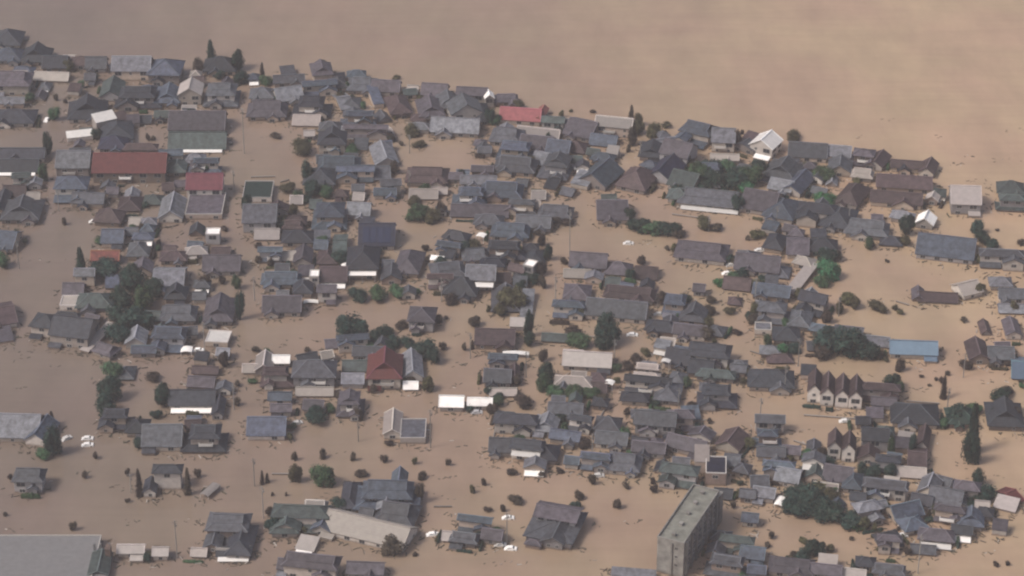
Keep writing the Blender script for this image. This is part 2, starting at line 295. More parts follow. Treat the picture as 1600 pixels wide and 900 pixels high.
EAVE = {0: .9, 1: 2.2, 2: 4.6, 3: 6.6}
FOOT = []
THINGS = []       # (object, photo x, photo y, kind phrase, category, group, own label)
def register(o, px, py, phrase, cat, group, own=None): THINGS.append((o, px, py, phrase, cat, group, own))
def height_of(typ, st, D):
    e = EAVE[st]
    if typ in 'TL' and st < 2: e = EAVE[2]
    return e
def house(px, py, wp, hp, rot, typ, col, st, flags='', own=None, infill=False):
    rng = random.Random(int(px*7+py*131))
    _, _, s0, a0 = ground(px, py)
    steep = 'P' in flags
    W = wp / s0 * .98
    ca, sa = math.cos(a0), math.sin(a0)
    rw = math.cos(R(rot))
    e = height_of(typ, st, 0)
    Hv = e + (1.2 if typ not in 'FCX' else .2)
    D = max(4.6 if typ not in 'CX' else 2.2, (hp / s0 - Hv * ca) / sa + (1.3 if typ not in 'CX' else 0))
    if typ not in 'CXF': D = min(D, 15.5)
    if abs(rot) > 20: W /= max(.8, rw)
    W = max(W, 3.2 if typ not in 'CX' else 1.8)
    x, y, s, a = ground(px, py + .5 * Hv * s0 * ca)
    wall = WM[rng.randrange(len(WM))]
    if 'c' in flags: wall = WM[0]
    if 'z' in flags: wall = WM[3]
    if 'y' in flags: wall = WM[4]
    name = 'house'
    cname = ROOFC[col][1]; shape = {'H':'hip-roofed','G':'gabled','V':'gable-fronted','I':'hip-and-gable','T':'two-tiered','L':'L-shaped','F':'flat-roofed','D':'round-roofed','C':'canopy','X':'lean-to'}[typ]
    cat = 'house'; grp = 'flooded houses of the town'
    if typ in 'CX': name, cat, grp = ('carport', 'carport', 'carports and open canopies') if typ == 'C' else ('shed', 'shed', 'small sheds')
    elif typ == 'F' : name, cat = 'flat_building', 'building'
    elif min(W, D) < 4.6 and W < 6.5: name, cat, grp = 'shed', 'shed', 'small sheds'
    if name == 'house' and not own and (infill or (st == 0 or W*D < 56)): name, cat, grp = 'outbuilding', 'outbuilding', 'outbuildings packed between the houses'
    o = empty(name, (x, y, 0), R(rot))
    FOOT.append((x, y, W/2+.6, D/2+.8, R(rot), wp, hp))
    x0, x1, y0, y1 = -W/2, W/2, -D/2, D/2
    pitch = .36 if not steep else .95
    rise = min(W, D) / 2 * (rng.uniform(.5, .72) if typ in 'HIT' else rng.uniform(.52, .75)) + .2
    if steep: rise = W / 2 * 1.2
    if 'p' in flags: rise = 4.8
    if typ in 'HI':
        k = .45; walls('wall', o, x0+k, x1-k, y0+k, y1-k, -1.5, e-.19, wall)
        roofed(o, 'roof', typ, x0+k, x1-k, y0+k, y1-k, e, rise, col, .75); facade(o, x0+k, x1-k, y0+k, y1-k, max(0, e-2.5), e-.2, rng)
        if st == 2: facade(o, x0+k, x1-k, y0+k, y1-k, .1, 1.75, rng)
    elif typ in 'GV':
        k = .4; hs = (D if typ == 'G' else W)/2 + .1; rl = rise * (hs-k) / (hs+.15)
        ax = 'x' if typ == 'G' else 'y'
        walls('wall', o, x0+k, x1-k, y0+k, y1-k, -1.5, e-.02, wall, ax, rl - .28)
        roofed(o, 'roof', typ, x0+k, x1-k, y0+k, y1-k, e-.02, rise, col, .5 if not steep else .3)
        facade(o, x0+k, x1-k, y0+k, y1-k, max(0, e-2.5), e-.2, rng)
        if st == 2: facade(o, x0+k, x1-k, y0+k, y1-k, .1, 1.75, rng)
    elif typ == 'D':
        k = .5; n = 12; mb = MB(); cx = 0
        vs = [((W/2-k)*math.cos(2*math.pi*(i+.5)/n), (D/2-k)*math.sin(2*math.pi*(i+.5)/n), z) for z in (-1.5, e) for i in range(n)]
        mb.add(vs, [(i,(i+1)%n,n+(i+1)%n,n+i) for i in range(n)]); mb.build('wall', wall, o)
        roofed(o, 'roof', 'D', x0+k, x1-k, y0+k, y1-k, e, min(W, D)*.42, col, .5)
        for i in range(3): window(o, (i-1)*W*.2, -D/2*.92+k-.1, e-.9, 0, 2)
    elif typ == 'T':
        e1 = 1.15; k = .35
        walls('wall', o, x0+k, x1-k, y0+k, y1-k, -1.5, e1-.19, wall)
        ux0, ux1 = x0+W*rng.uniform(.10,.22), x1-W*rng.uniform(.08,.22); uy0, uy1 = y0+D*rng.uniform(.2,.3), y1-D*rng.uniform(.04,.1)
        roofed(o, 'lower_roof', 'H', x0+k, x1-k, y0+k, y1-k, e1, min(W,D)*.16+.2, col, .6)
        u = walls('upper_wall', o, ux0, ux1, uy0, uy1, e1-.1, e-.19, wall)
        roofed(o, 'roof', 'I' if rng.random() < .6 else 'H', ux0, ux1, uy0, uy1, e, min(ux1-ux0, uy1-uy0)/2*.55, col, .7)
        facade(o, ux0, ux1, uy0, uy1, e-2.0, e-.2, rng)
    elif typ == 'L':
        k = .4; yw = y0 + D*.42; side = 1 if 'R' in flags else (-1 if 'Q' in flags else rng.choice((-1, 1)))
        walls('wall', o, x0+k, x1-k, yw, y1-k, -1.5, e-.19, wall)
        roofed(o, 'roof', rng.choice('IHG'), x0+k, x1-k, yw, y1-k, e, (y1-yw)/2*.55+.2, col, .7); facade(o, x0+k, x1-k, yw, y1-k, e-2.2, e-.2, rng)
        ww = W * rng.uniform(.38, .52); wx0 = x1-k-ww if side > 0 else x0+k; wx1 = wx0 + ww; we = e - rng.choice((1.2, 2.1))
        ri = ww/2*.55
        walls('wing_wall', o, wx0, wx1, y0+k, yw-.01, -1.5, we-.02, wall, 'y', ri*.75)
        roofed(o, 'wing_roof', 'V', wx0, wx1, y0+k, yw-.45, we, ri, col, .45); facade(o, wx0, wx1, y0+k, yw-.01, max(0, we-2), we-.1, rng)
        lx0, lx1 = (x0+k, wx0-.5) if side > 0 else (wx1+.5, x1-k)
        if lx1-lx0 > 1.5:
            mb = MB(); q = [(lx0-.3,y0+D*.12,1.0),(lx1,y0+D*.12,1.0),(lx1,yw-.01,1.9),(lx0-.3,yw-.01,1.9)]
            mb.add(q+[(p[0],p[1],p[2]-.15) for p in q], [(0,1,2,3),(7,6,5,4),(0,4,5,1),(1,5,6,2),(2,6,7,3),(3,7,4,0)]); mb.build('porch_roof', RM[col], o)
            walls('porch_wall', o, lx0, lx1-.1, y0+D*.2, yw-.02, -1.5, .98, wall)
    elif typ == 'F':
        walls('wall', o, x0, x1, y0, y1, -1.5, e, wall)
        mb = MB(); mb.box(x0+.25, x1-.25, y0+.25, y1-.25, e, e+.06)
        r = mb.build('roof', RM[col], o); p = MB()
        for q in ((x0-.05,x1+.05,y0-.05,y0+.2),(x0-.05,x1+.05,y1-.2,y1+.05),(x0-.05,x0+.2,y0+.2,y1-.2),(x1-.2,x1+.05,y0+.2,y1-.2)): p.box(*q, e+.003, e+.35)
        p.build('parapet', M['rail'], r); facade(o, x0, x1, y0, y1, max(0, e-2.4), e-.1, rng)
    elif typ == 'C':
        z = {0:.5, 1:1.5, 2:2.6, 3:4}[st]; mb = MB(); n = 6; th = .12; bow = .35
        vs = []
        for i in range(n+1):
            u = i/n; zz = z + math.sin(u*math.pi)*bow
            for yy in (y0, y1):
                vs += [(x0+W*u, yy, zz), (x0+W*u, yy, zz-th)]
        fs = [(0,1,3,2), (4*n+0,4*n+2,4*n+3,4*n+1)]
        for i in range(n):
            A = 4*i; B = A+4; fs += [(A,B,B+2,A+2),(A+1,A+3,B+3,B+1),(A,A+1,B+1,B),(A+2,B+2,B+3,A+3)]
        mb.add(vs, fs); mb.build('roof', RM[col], o)
        for px_ in (x0+.15, x1-.15):
            for py_ in (y0+.15, y1-.15):
                p = MB(); p.box(px_-.06, px_+.06, py_-.06, py_+.06, -1.5, z-.1); p.build('post', M['rail'], o)
    elif typ == 'X':
        z = e; dz = min(D*.35, 1.6); mb = MB(); q = [(x0-.2,y0-.2,z),(x1+.2,y0-.2,z),(x1+.2,y1,z+dz),(x0-.2,y1,z+dz)]
        mb.add(q+[(p[0],p[1],p[2]-.12) for p in q], [(0,1,2,3),(7,6,5,4),(0,4,5,1),(1,5,6,2),(2,6,7,3),(3,7,4,0)]); mb.build('roof', RM[col], o)
        w2 = MB(); w2.add([(x0,y0,-1.5),(x1,y0,-1.5),(x1,y1-.1,-1.5),(x0,y1-.1,-1.5),(x0,y0,z-.13),(x1,y0,z-.13),(x1,y1-.1,z+dz-.2),(x0,y1-.1,z+dz-.2)],
            [(4,5,6,7),(0,1,5,4),(1,2,6,5),(2,3,7,6),(3,0,4,7)]); w2.build('wall', wall, o)
    if typ in 'HIGT' and W > 8.5 and st in (1, 2) and 'c' not in flags and 'W' not in flags and not own and rng.random() < .75:
        sd2 = rng.choice((-1, 1)); ww = rng.uniform(.32, .46)*W; ce = sd2*rng.uniform(.1, .26)*W; we = max(1.3, min(e, 2.9)-.5); ri = ww/2*.62
        ya = y0-rng.uniform(1.0, 2.6); yb = y0+(.35 if typ == 'T' else .4)
        walls('wing_wall', o, ce-ww/2+.4, ce+ww/2-.4, ya+.5, yb-.01, -1.5, we-.02, wall, 'y', ri*.7)
        roofed(o, 'wing_roof', 'V', ce-ww/2+.4, ce+ww/2-.4, ya+.5, yb+.4, we, ri, col if rng.random() < .7 else rng.choice('gdbp'), .5)
        facade(o, ce-ww/2+.4, ce+ww/2-.4, ya+.5, yb-.01, 0, we-.1, rng); flags += 'w'
    # things fixed to the house
    if 'B' in flags or (typ in 'IHTLG' and st >= 2 and rng.random() < .22):
        bw = min(W*.5, 4.5); bx = rng.uniform(-W*.15, W*.15); zb = e-2.35; by = y0 + (D*.2 if typ == 'T' else .3)
        if zb > .3:
            mb = MB(); mb.box(bx-bw/2, bx+bw/2, by-1.1, by-.95, zb, zb+1.0); mb.box(bx-bw/2, bx-bw/2+.12, by-.95, by, zb, zb+1.0); mb.box(bx+bw/2-.12, bx+bw/2, by-.95, by, zb, zb+1.0)
            mb.box(bx-bw/2+.12, bx+bw/2-.12, by-.95, by, zb, zb+.1); mb.build('balcony', M['white'] if 'B' in flags else M['rail'], o)
    if 'W' in flags:     # white canopy along the front wall
        mb = MB(); q = [(x0+W*.06,y0-1.9,max(.5,e-1.6)),(x1-W*.06,y0-1.9,max(.5,e-1.6)),(x1-W*.06,y0+.4,max(.9,e-1.0)),(x0+W*.06,y0+.4,max(.9,e-1.0))]
        mb.add(q+[(p[0],p[1],p[2]-.1) for p in q], [(0,1,2,3),(7,6,5,4),(0,4,5,1),(1,5,6,2),(2,6,7,3),(3,7,4,0)]); mb.build('canopy', M['white'], o)
        for xx in (x0+W*.1, 0, x1-W*.1):
            p = MB(); p.box(xx-.05, xx+.05, y0-1.75, y0-1.65, -1.5, max(.45,e-1.68)); p.build('post', M['rail'], o)
    if 'S' in flags and typ in 'GHI':      # solar panels lying on the front slope
        mb = MB(); ov = .3; yb, yt = y0-ov, 0; zt = e+rise; zb = e
        for i in range(4):
            xa = x0 + W*(.12+.195*i); xb = xa + W*.18
            f = lambda v: (yb+(yt-yb)*v, zb+(zt-zb)*v+.16)
            (ya, za), (yc, zc) = f(.14), f(.82)
            q = [(xa,ya,za),(xb,ya,za),(xb,yc,zc),(xa,yc,zc)]
            mb.add(q+[(p[0],p[1],p[2]-.1) for p in q], [(0,1,2,3),(7,6,5,4),(0,4,5,1),(1,5,6,2),(2,6,7,3),(3,7,4,0)])
        mb.build('solar_panel', M['solar'], o)
    if typ in 'HIGT' and rng.random() < .3 and 'A' not in flags and 'w' not in flags: flags += 'A'
    if 'A' in flags and typ != 'F':        # low annex against one side or the front
        sd_ = rng.choice((-1, 1)); aw = min(W*.45, 4.2); ax0 = (x1-.4-aw) if sd_ > 0 else (x0+.4); ae = min(1.25, e-.4)
        yb = y0 + (.35 if typ == 'T' else .4); ad = 2.3
        if ae > .5 and 'W' not in flags and 'B' not in flags:
            walls('annex_wall', o, ax0+.01, ax0+aw, yb-ad, yb-.01, -1.5, ae-.14, WM[rng.randrange(4)])
            mb = MB(); q = [(ax0-.15,yb-ad-.3,ae-.12),(ax0+aw+.15,yb-ad-.3,ae-.12),(ax0+aw+.15,yb-.02,ae+.4),(ax0-.15,yb-.02,ae+.4)]
            mb.add(q+[(p[0],p[1],p[2]-.12) for p in q], [(0,1,2,3),(7,6,5,4),(0,4,5,1),(1,5,6,2),(2,6,7,3),(3,7,4,0)])
            mb.build('annex_roof', RM[rng.choice((col, col, 'l', 'g'))], o)
    size = 'small ' if W < 8 else ('large ' if W > 15 else '')
    if cat == 'carport': ph = f'{cname} {"arched" if W > 4 else "little"} carport canopy'
    elif cat == 'shed': ph = f'small {cname} {shape} shed'
    elif cat == 'building': ph = f'{size}{cname} flat-roofed building'
    elif cat == 'outbuilding': ph = f'{cname} {shape} outbuilding'
    else:
        ph = f'{size}{cname} {shape} house'
    register(o, px, py, ph, cat, grp, own)
    return o

# ---------------------------------------------------------------- every building: photo x, y, width, height (px), turn, shape, roof colour, storeys above water, extras | own label
HOUSES = '''
14 62 44 30 0 H d 1
16 88 40 26 0 H b 1
58 88 44 30 -3 I d 1
88 100 40 26 0 G d 1
82 120 56 16 -4 G c 0 c | long beige-roofed house behind the white-walled corner of the upper left edge
128 98 34 22 0 H n 1
152 102 34 24 0 G g 1
22 130 58 38 0 I p 2 c
20 160 40 16 0 G l 1
24 184 66 30 0 H d 1 z
208 108 62 36 0 G l 2 | wide pale grey gabled hall at the water edge, upper left of town
260 112 52 40 -3 H b 2
176 142 36 34 0 V t 1 B
218 152 74 38 0 T d 2 B
264 150 40 34 0 I b 1
299 146 38 36 0 V m 2 c
347 148 54 42 0 T g 2 z
345 104 52 28 0 H d 1
138 174 60 38 5 I d 1
184 206 50 38 8 H d 1
178 226 44 26 0 H k 1
164 192 30 26 28 X w 2 | tilted white sheet-metal shed up and left of the red-roofed long house
125 214 40 15 14 X w 1 | long slanted white shed roof below left of the tilted white one
126 240 34 12 0 G g 1
220 232 54 14 0 H n 1
206 262 116 56 0 G r 2 B | long red-roofed two-storey building with mauve front, upper left
310 193 90 34 0 G p 1 | wide mauve-roofed hall with a bright white strip along its front
310 222 92 26 0 G t 0 W
278 262 28 28 0 H t 1
320 258 52 26 0 T b 2 B
35 242 76 24 0 G d 1
30 260 66 22 0 G d 0 W
118 256 54 44 0 G l 2
24 300 36 20 0 G n 0
36 330 60 40 0 I g 1
4 318 22 40 0 V d 1
112 298 52 52 0 L b 2 Rz
140 312 52 26 -4 G g 1
172 340 44 28 -8 H n 1
178 372 36 30 0 G b 1
204 318 36 26 0 H n 0
240 312 30 18 0 H t 0
270 328 40 44 0 V l 1 z
322 292 58 40 0 G r 2 z | red-banded boxy house beside the left main street
322 322 58 40 0 F p 1
334 370 22 20 0 F w 2 | small bright white cube beside the left main street
346 392 30 16 0 G n 0
348 414 60 34 0 G p 1
272 402 42 24 0 H n 1
266 436 50 44 0 G l 1
218 392 34 30 0 H g 1
224 420 32 26 0 V p 1
166 402 46 24 0 G o 1 | orange-red roofed house with a dark hedge in front, left side
10 376 40 38 -8 G b 1
116 452 34 20 0 G p 0
112 474 32 22 0 F c 1
150 472 58 32 0 H t 1
276 460 34 28 0 I d 1
280 492 56 32 0 I g 1
344 486 46 46 0 I p 1
4 492 40 50 18 G n 1
4 526 30 22 18 X p 0
74 508 42 40 -12 H d 2 c
118 518 66 50 -12 G d 2 c | broad dark-roofed house with cream front standing alone in water, left side
154 530 14 46 -25 X m 0
214 530 34 30 0 V l 1
226 548 40 22 0 G b 1
264 532 52 48 -4 L b 1 Q
292 547 18 18 0 C w 1
342 530 36 24 -6 F w 1 | flat white-roofed box in the left main street below the hedge
322 578 42 16 -5 G n 0
316 596 44 22 -5 G p 0
196 582 30 24 0 H g 0
302 624 74 34 0 G d 1 W | dark house with a long white canopy along its front, lower left
342 638 20 36 0 V d 1
182 654 54 38 0 T d 2
216 668 36 30 0 H d 1
256 684 64 42 0 G g 1 c
320 684 70 48 0 T d 2 B
26 668 84 46 -3 G l 1 | long pale green-grey barn cut off by the left edge, lower left
66 676 38 42 -12 V b 1 z
48 750 48 40 -2 I g 2 y
264 744 46 34 0 H d 3 z | cream two-storey house with small dark roof standing alone, lower left
236 762 22 30 0 V d 1 z
329 766 14 30 -28 C m 1
356 832 66 66 -4 L g 2 Q
378 846 40 56 -4 H d 1
366 862 56 16 0 G d 0 W
312 862 26 16 -4 G c 0
206 860 44 22 0 G m 1 c | long pale-roofed cream hall at the bottom edge, left part
252 864 26 24 0 G m 1 c
62 880 180 84 0 F u 1 | very large flat grey roof in the bottom left corner
410 148 38 24 0 H g 1
418 174 62 30 0 I p 1
452 126 50 20 6 G g 1
503 114 32 36 10 I p 2
450 150 44 28 18 G l 1
500 138 54 28 10 L b 1 R
528 132 26 24 14 H g 1
488 166 60 38 -3 T d 2 B
480 188 44 20 -3 G c 0 z
536 158 22 30 18 G l 0
566 134 44 28 -3 I g 1
604 138 46 24 -6 G p 1
622 166 34 44 12 H n 1
586 152 16 36 14 X b 1
548 160 30 20 0 H g 0
560 184 56 24 0 T b 2 B
572 206 70 22 -3 L p 1 R
604 206 16 26 20 G m 0
516 200 34 22 0 H g 1
520 222 44 38 0 I d 2
530 258 66 30 0 I b 1
500 278 50 34 0 H d 1
556 272 60 32 0 L b 1 Q
600 244 38 38 12 V l 1
590 270 40 26 6 G g 0
655 184 26 12 0 H n 0
680 144 42 24 -8 G p 1
672 170 40 36 8 I p 1
700 160 34 30 8 I g 1
738 150 50 28 -6 G p 2
726 174 52 38 12 V g 2
712 200 78 28 -6 G l 1
752 178 26 36 10 H d 1
764 156 16 26 8 V w 2 | bright white gable wall at the river end of the upper middle cluster
668 276 66 32 -3 I n 1
680 298 40 14 -3 G c 0
754 266 36 18 -4 G p 1
404 300 46 32 0 F e 1 | dark green flat roof beside the left main street
408 340 54 48 0 G g 2 y
418 366 40 20 0 G m 0 z
466 372 50 28 0 H d 1
494 318 20 20 0 G t 0
516 336 54 50 0 T b 2
562 330 38 26 -6 G l 1
532 384 22 52 0 G t 1
512 402 30 24 0 H n 0
590 370 58 44 0 G k 1 S | house roofed with a solid sheet of dark solar panels, middle left
662 304 46 18 0 G c 0
734 306 54 34 -3 T b 2 B
750 330 92 22 -3 G p 0
748 284 58 22 -3 G l 1
784 300 66 30 -6 I b 1
474 402 30 32 0 V p 1
452 400 22 18 0 G c 0
440 438 62 26 0 I b 1
474 450 30 30 0 H d 1
442 478 62 34 0 G p 1
492 436 15 20 0 F w 2 | narrow white block right of the blue-grey house pair, middle left
486 471 24 8 0 C w 0
522 430 44 34 0 G n 1 W
543 414 16 14 30 C w 2
568 410 50 52 0 H d 2 W
612 430 34 30 0 V g 1
640 412 40 44 -8 H p 1
683 408 20 12 -14 X w 1
700 424 54 34 10 I g 1
722 450 54 36 -10 H d 1
688 440 40 28 0 L n 1 R
752 368 13 24 -24 C w 2
752 434 48 40 -4 G l 2 W | pale grey roofed house with a white front canopy, centre
742 400 40 26 6 I g 1
560 530 24 18 0 F w 1 | small white box in front of the big round dark tree
660 498 42 42 -5 H p 2
602 580 54 56 0 I r 2 cp | house with a tall steep dull red roof, the only one in mid town
644 574 34 46 4 V l 1 z | narrow pale grey gabled house right of the steep dull red roof
642 602 24 12 0 G w 0
414 570 30 34 0 V m 1
434 588 52 38 0 T n 2
440 564 28 12 0 G w 1
492 584 68 44 0 H g 2 y
492 612 60 16 0 G c 0
552 536 50 28 8 L b 1 Q
576 552 50 24 -4 G g 1
556 572 42 20 0 G t 0
552 594 36 26 0 G l 1
548 630 42 46 0 T p 2 B
480 562 34 22 18 G d 1
438 622 38 20 0 G b 1
440 640 34 18 0 G p 1
394 576 30 14 0 G c 0
418 668 62 40 0 G b 1 z | blue-grey roofed house with a pillared cream front, lower left middle
706 630 40 26 -2 G w 1 z
750 630 40 22 -2 G w 1 c
614 664 30 44 0 V c 1
646 674 40 36 0 F g 1
548 776 26 50 -2 H d 1
620 806 66 44 -12 I g 1
470 812 90 52 -4 L t 1 Q
508 818 34 38 -14 V b 1
446 820 44 40 0 H t 1
578 828 132 46 -22 G c 1 z | long pale beige-white warehouse roof lying aslant below the temple
488 884 88 42 -10 I p 2
452 884 34 28 -10 G p 1
572 890 60 30 -4 G p 1
742 820 54 30 -12 L b 1 R
726 842 44 26 -12 I g 1
770 838 34 26 -12 G p 1
706 838 30 14 -8 G m 0
814 182 66 26 -8 G R 1 | red-roofed shed row standing at the river edge
845 180 16 30 -14 V R 1
792 214 50 30 -10 I g 1
842 208 70 16 -14 G m 0
840 226 54 28 -12 G p 1
806 236 58 36 -10 T b 2
806 260 66 30 -10 I g 1
848 246 26 28 -20 G l 0
912 202 44 48 -24 G p 1
960 198 60 32 -12 G m 2 | large pale pinkish-white roof on dark walls at the river edge
944 220 44 20 -14 G b 0
900 230 34 20 -14 H n 0
874 232 38 26 -14 G b 1
868 260 48 44 -14 T g 2 B
905 264 16 12 0 C w 1 | small arched white canopy beside the pale blue gabled house, upper middle
912 284 26 26 -25 X l 1
938 276 46 42 -30 V b 1
996 282 46 48 -25 H n 1
1018 236 36 32 -10 I d 1
1046 224 48 20 18 G l 0
1086 212 46 54 -28 L b 2 Q
1060 240 44 40 -26 G p 2
1040 268 40 40 -26 V k 1
1130 218 38 40 -6 G l 2 c
1132 248 46 18 -4 G c 1
1072 282 40 36 -26 G t 1
1112 312 104 32 -12 I g 1 W | long grey house with two white awnings below the garden wood, upper right
1060 306 34 24 -12 H t 1
1196 228 36 36 -30 V w 2 z | bright white gabled house near the river edge, upper right
1190 250 22 12 -28 X w 1
1262 237 62 32 -8 G g 1
1310 240 40 24 -10 G l 1
1312 262 38 28 -10 V g 1
1350 246 44 32 -14 T p 2 B
1372 252 26 30 -26 V n 1
1224 268 50 38 -24 I g 1
1222 292 36 26 -24 G l 1
1246 288 32 44 -28 V b 1
1190 316 56 42 -20 G p 1
1222 328 50 40 -20 H b 1
1276 336 62 42 -14 L d 1 Q
1310 342 50 42 -18 H d 1
1332 306 34 46 -28 H n 1
1418 260 54 20 -8 G n 1
1450 264 26 28 -20 V n 1
1412 287 88 28 -8 G n 1 | middle one of three long brown terraces by the river
1400 312 82 26 -10 G n 1
1506 312 48 46 -4 G m 2 y | tall grey building with pinkish-white roof standing by the river, right
1578 296 42 26 -8 H t 1
1580 316 50 30 -6 T t 2
1354 359 68 30 -12 I g 1
1392 376 34 18 -8 H d 0
1446 346 30 24 -20 V w 1 | white tunnel-shaped shed above the long slate house, right
1478 388 92 42 -14 G b 1 | long blue-grey roof standing askew in open water, upper right
1564 405 70 36 -6 L g 1 R
1464 464 64 20 -6 G n 0
1434 460 20 22 -6 V p 0
1510 452 34 30 24 G c 1
1580 462 44 24 -3 G g 1
1580 482 44 18 -3 G l 0
1538 512 17 24 0 V n 0
1580 514 26 34 0 V p 1
1526 550 34 38 0 V n 1
1562 554 42 30 -4 G g 1
1594 574 30 40 -8 G B 0
1426 546 76 30 -4 G B 1 | long blue roof standing in open water, right
956 330 50 50 0 G p 1
1096 394 82 36 -12 I p 1
1212 380 32 32 -20 H d 1
920 410 60 30 -8 G p 1
902 428 44 16 -4 G c 0
928 434 30 18 -8 V l 1
966 420 42 22 -8 H p 0
1010 426 36 24 -8 G n 0
902 458 42 32 -6 H p 1
888 484 50 34 -6 L b 1 R
984 460 80 28 -12 I n 1
964 486 98 34 -10 G g 1 | long grey gabled roof just behind the tall dark tree, right of centre
1056 476 40 38 -10 T b 2
1084 492 40 34 -12 I g 1
1034 512 50 26 -12 H d 1
1078 518 54 26 -12 G p 1
1120 516 26 20 -20 H g 0
774 528 64 36 -3 G n 1 B
806 553 42 12 -3 C w 1
834 350 56 26 -6 G g 1
868 334 54 28 -8 I g 1
812 322 54 28 -8 T g 2 B
798 362 60 30 -6 I b 1
764 346 46 24 -6 H g 1
788 390 72 34 -6 T d 2 B
836 402 30 26 0 H d 0
770 412 40 22 -4 H k 1
829 420 16 18 -24 F w 2 | bright white tilted cube at the edge of the centre street
786 436 26 26 0 G n 1
790 468 44 40 0 I g 0
824 478 18 44 -4 X l 0
786 566 46 28 -4 L b 1 Q
778 590 44 30 -4 G g 1
804 584 16 30 0 V n 1
786 612 44 16 0 G c 0
918 564 78 32 -6 G m 1 | long pinkish-white roofed house inside the green hedge, right of centre
896 556 32 20 -6 G m 1
896 598 60 26 -6 H c 1
936 604 26 24 -6 G n 0
952 598 14 26 -22 C w 2
876 528 60 16 -6 G t 0
1040 566 14 30 -20 C w 3 | narrow white slanted roof between two dark houses, right of centre
1060 560 40 34 -14 G d 1
1108 554 66 40 -12 I d 2
1096 574 40 34 -12 G d 1
1118 586 62 22 -10 H t 1
1012 602 74 34 -10 L d 2 R
1044 614 40 38 -10 H g 1
992 622 44 24 -8 H d 1
1120 618 62 42 -5 T d 2 y
806 662 68 34 -6 H d 2
854 664 36 34 -12 I l 1
884 640 56 28 -6 G g 1
906 662 38 26 -16 L d 1 R
884 682 50 26 -14 G b 1
786 698 44 32 -4 G g 1 B
824 702 52 34 -10 I d 2 W
852 708 42 34 -10 H d 1
836 728 36 16 -6 V l 1 W
1024 662 66 40 -8 G g 2 y
950 664 40 30 -10 H g 1
956 688 52 28 -10 G g 1 B
930 722 48 34 -10 L b 1 R
976 724 52 38 -10 I g 1 z
1014 702 54 26 -10 G p 1
1074 696 60 30 -24 G p 1
1046 676 20 20 0 H d 0
1060 744 60 44 -14 L t 1 Q
1096 720 22 40 -4 X c 2
1118 736 32 42 -4 F k 2 | near-black square roof with white left wall behind the slab block
1144 690 38 36 -26 V n 1
1144 720 26 30 -10 G g 1
1202 662 48 28 -4 G g 2
1198 684 44 24 -4 T b 2
1204 708 46 26 -4 G g 1
1216 734 50 28 -10 L b 1 Q
1186 752 30 22 0 G g 0
1184 414 72 34 -12 G p 1
1168 404 36 28 -12 H g 1
1148 470 20 12 -10 H n 0
1152 444 44 22 -12 G n 0
1246 386 36 38 -6 G p 1
1284 386 48 28 -6 H d 1
1256 410 28 22 -26 H c 1
1252 438 16 52 -28 X m 0
1216 424 36 22 -14 H g 0
1206 456 60 28 -14 G b 1
1206 488 60 40 -12 T g 2
1250 500 34 34 -14 H g 1
1268 476 40 44 -24 L d 1 Q
1228 524 42 30 -6 H d 1
1192 514 26 18 -4 F l 1
1204 594 72 36 -4 H d 1
1218 560 40 16 0 H n 0
1272 606 24 47 -8 V n 2 Pz
1292 611 24 47 -8 V n 2 Pz
1315 614 24 47 -8 V n 2 Pz
1336 616 24 47 -8 V n 2 Pz
1374 614 62 36 -8 L n 1 R
1380 630 40 22 -8 G p 1
1428 648 74 42 -6 H d 1
1303 697 24 42 -8 V n 2 Pz
1325 701 24 42 -8 V n 2 Pz
1366 686 44 40 -6 G d 2
1356 712 36 26 -6 V n 1 B
1384 724 50 32 -10 T d 2
1442 688 22 40 -14 V n 1 Pz
1432 716 30 40 -8 G n 1
1424 738 46 20 -8 G c 0
1500 652 44 34 0 H e 1
1568 650 56 46 -4 I d 1 B
1326 520 46 24 -12 G g 1
1362 532 56 20 -12 G l 0
1232 744 40 34 -18 G l 1
1274 740 34 30 -12 V t 1
1310 742 46 36 -16 G p 1
1332 754 30 34 -12 H b 1
1290 762 40 20 -12 G c 0
1382 764 70 30 -12 I g 2 B
1412 800 52 34 20 G b 1
1424 820 40 30 20 H b 1 B
1356 802 40 44 18 L l 1 R
1452 762 34 34 -20 V l 1
1478 780 54 40 -20 G g 1
1482 804 48 34 -16 L p 1 RB
1516 812 40 34 -10 I b 1 B
1462 838 56 28 -10 H p 1 W
1500 786 24 24 -14 V g 1
1194 772 36 26 -14 G l 1
1218 784 13 24 -20 C w 1
866 776 54 28 -8 G p 2
1150 852 54 36 -12 L t 1 R
1176 866 40 30 -12 G b 1
1136 884 70 40 -14 T g 2
1236 886 70 34 -10 I p 1
1290 892 50 28 -10 G p 1
1330 896 46 20 -10 G m 0
1388 892 50 24 -10 I g 1
1572 790 32 20 -24 X m 0
1578 774 18 30 34 G r 0
990 898 70 14 -8 X l 0
1440 784 34 26 -18 G d 1
1502 830 34 22 -10 G d 1 W
1538 802 26 22 -14 H d 1
1442 858 40 18 -8 G g 0
1160 734 24 24 -20 H g 1
1168 774 26 22 -10 G g 1
1118 862 30 24 -14 V g 1
1340 778 26 24 -10 G d 1
1236 706 30 22 -10 G p 1
1352 880 30 20 -8 H d 1
1182 892 30 22 -8 G b 1
'''
for ln in HOUSES.strip().splitlines():
    own = None
    if '|' in ln: ln, own = [q.strip() for q in ln.split('|')]
    f = ln.split()
    if f[0] == '866' : continue
    house(float(f[0]), float(f[1]), float(f[2]), float(f[3]), float(f[4]), f[5], f[6], int(f[7]), f[8] if len(f) > 8 else '', own)

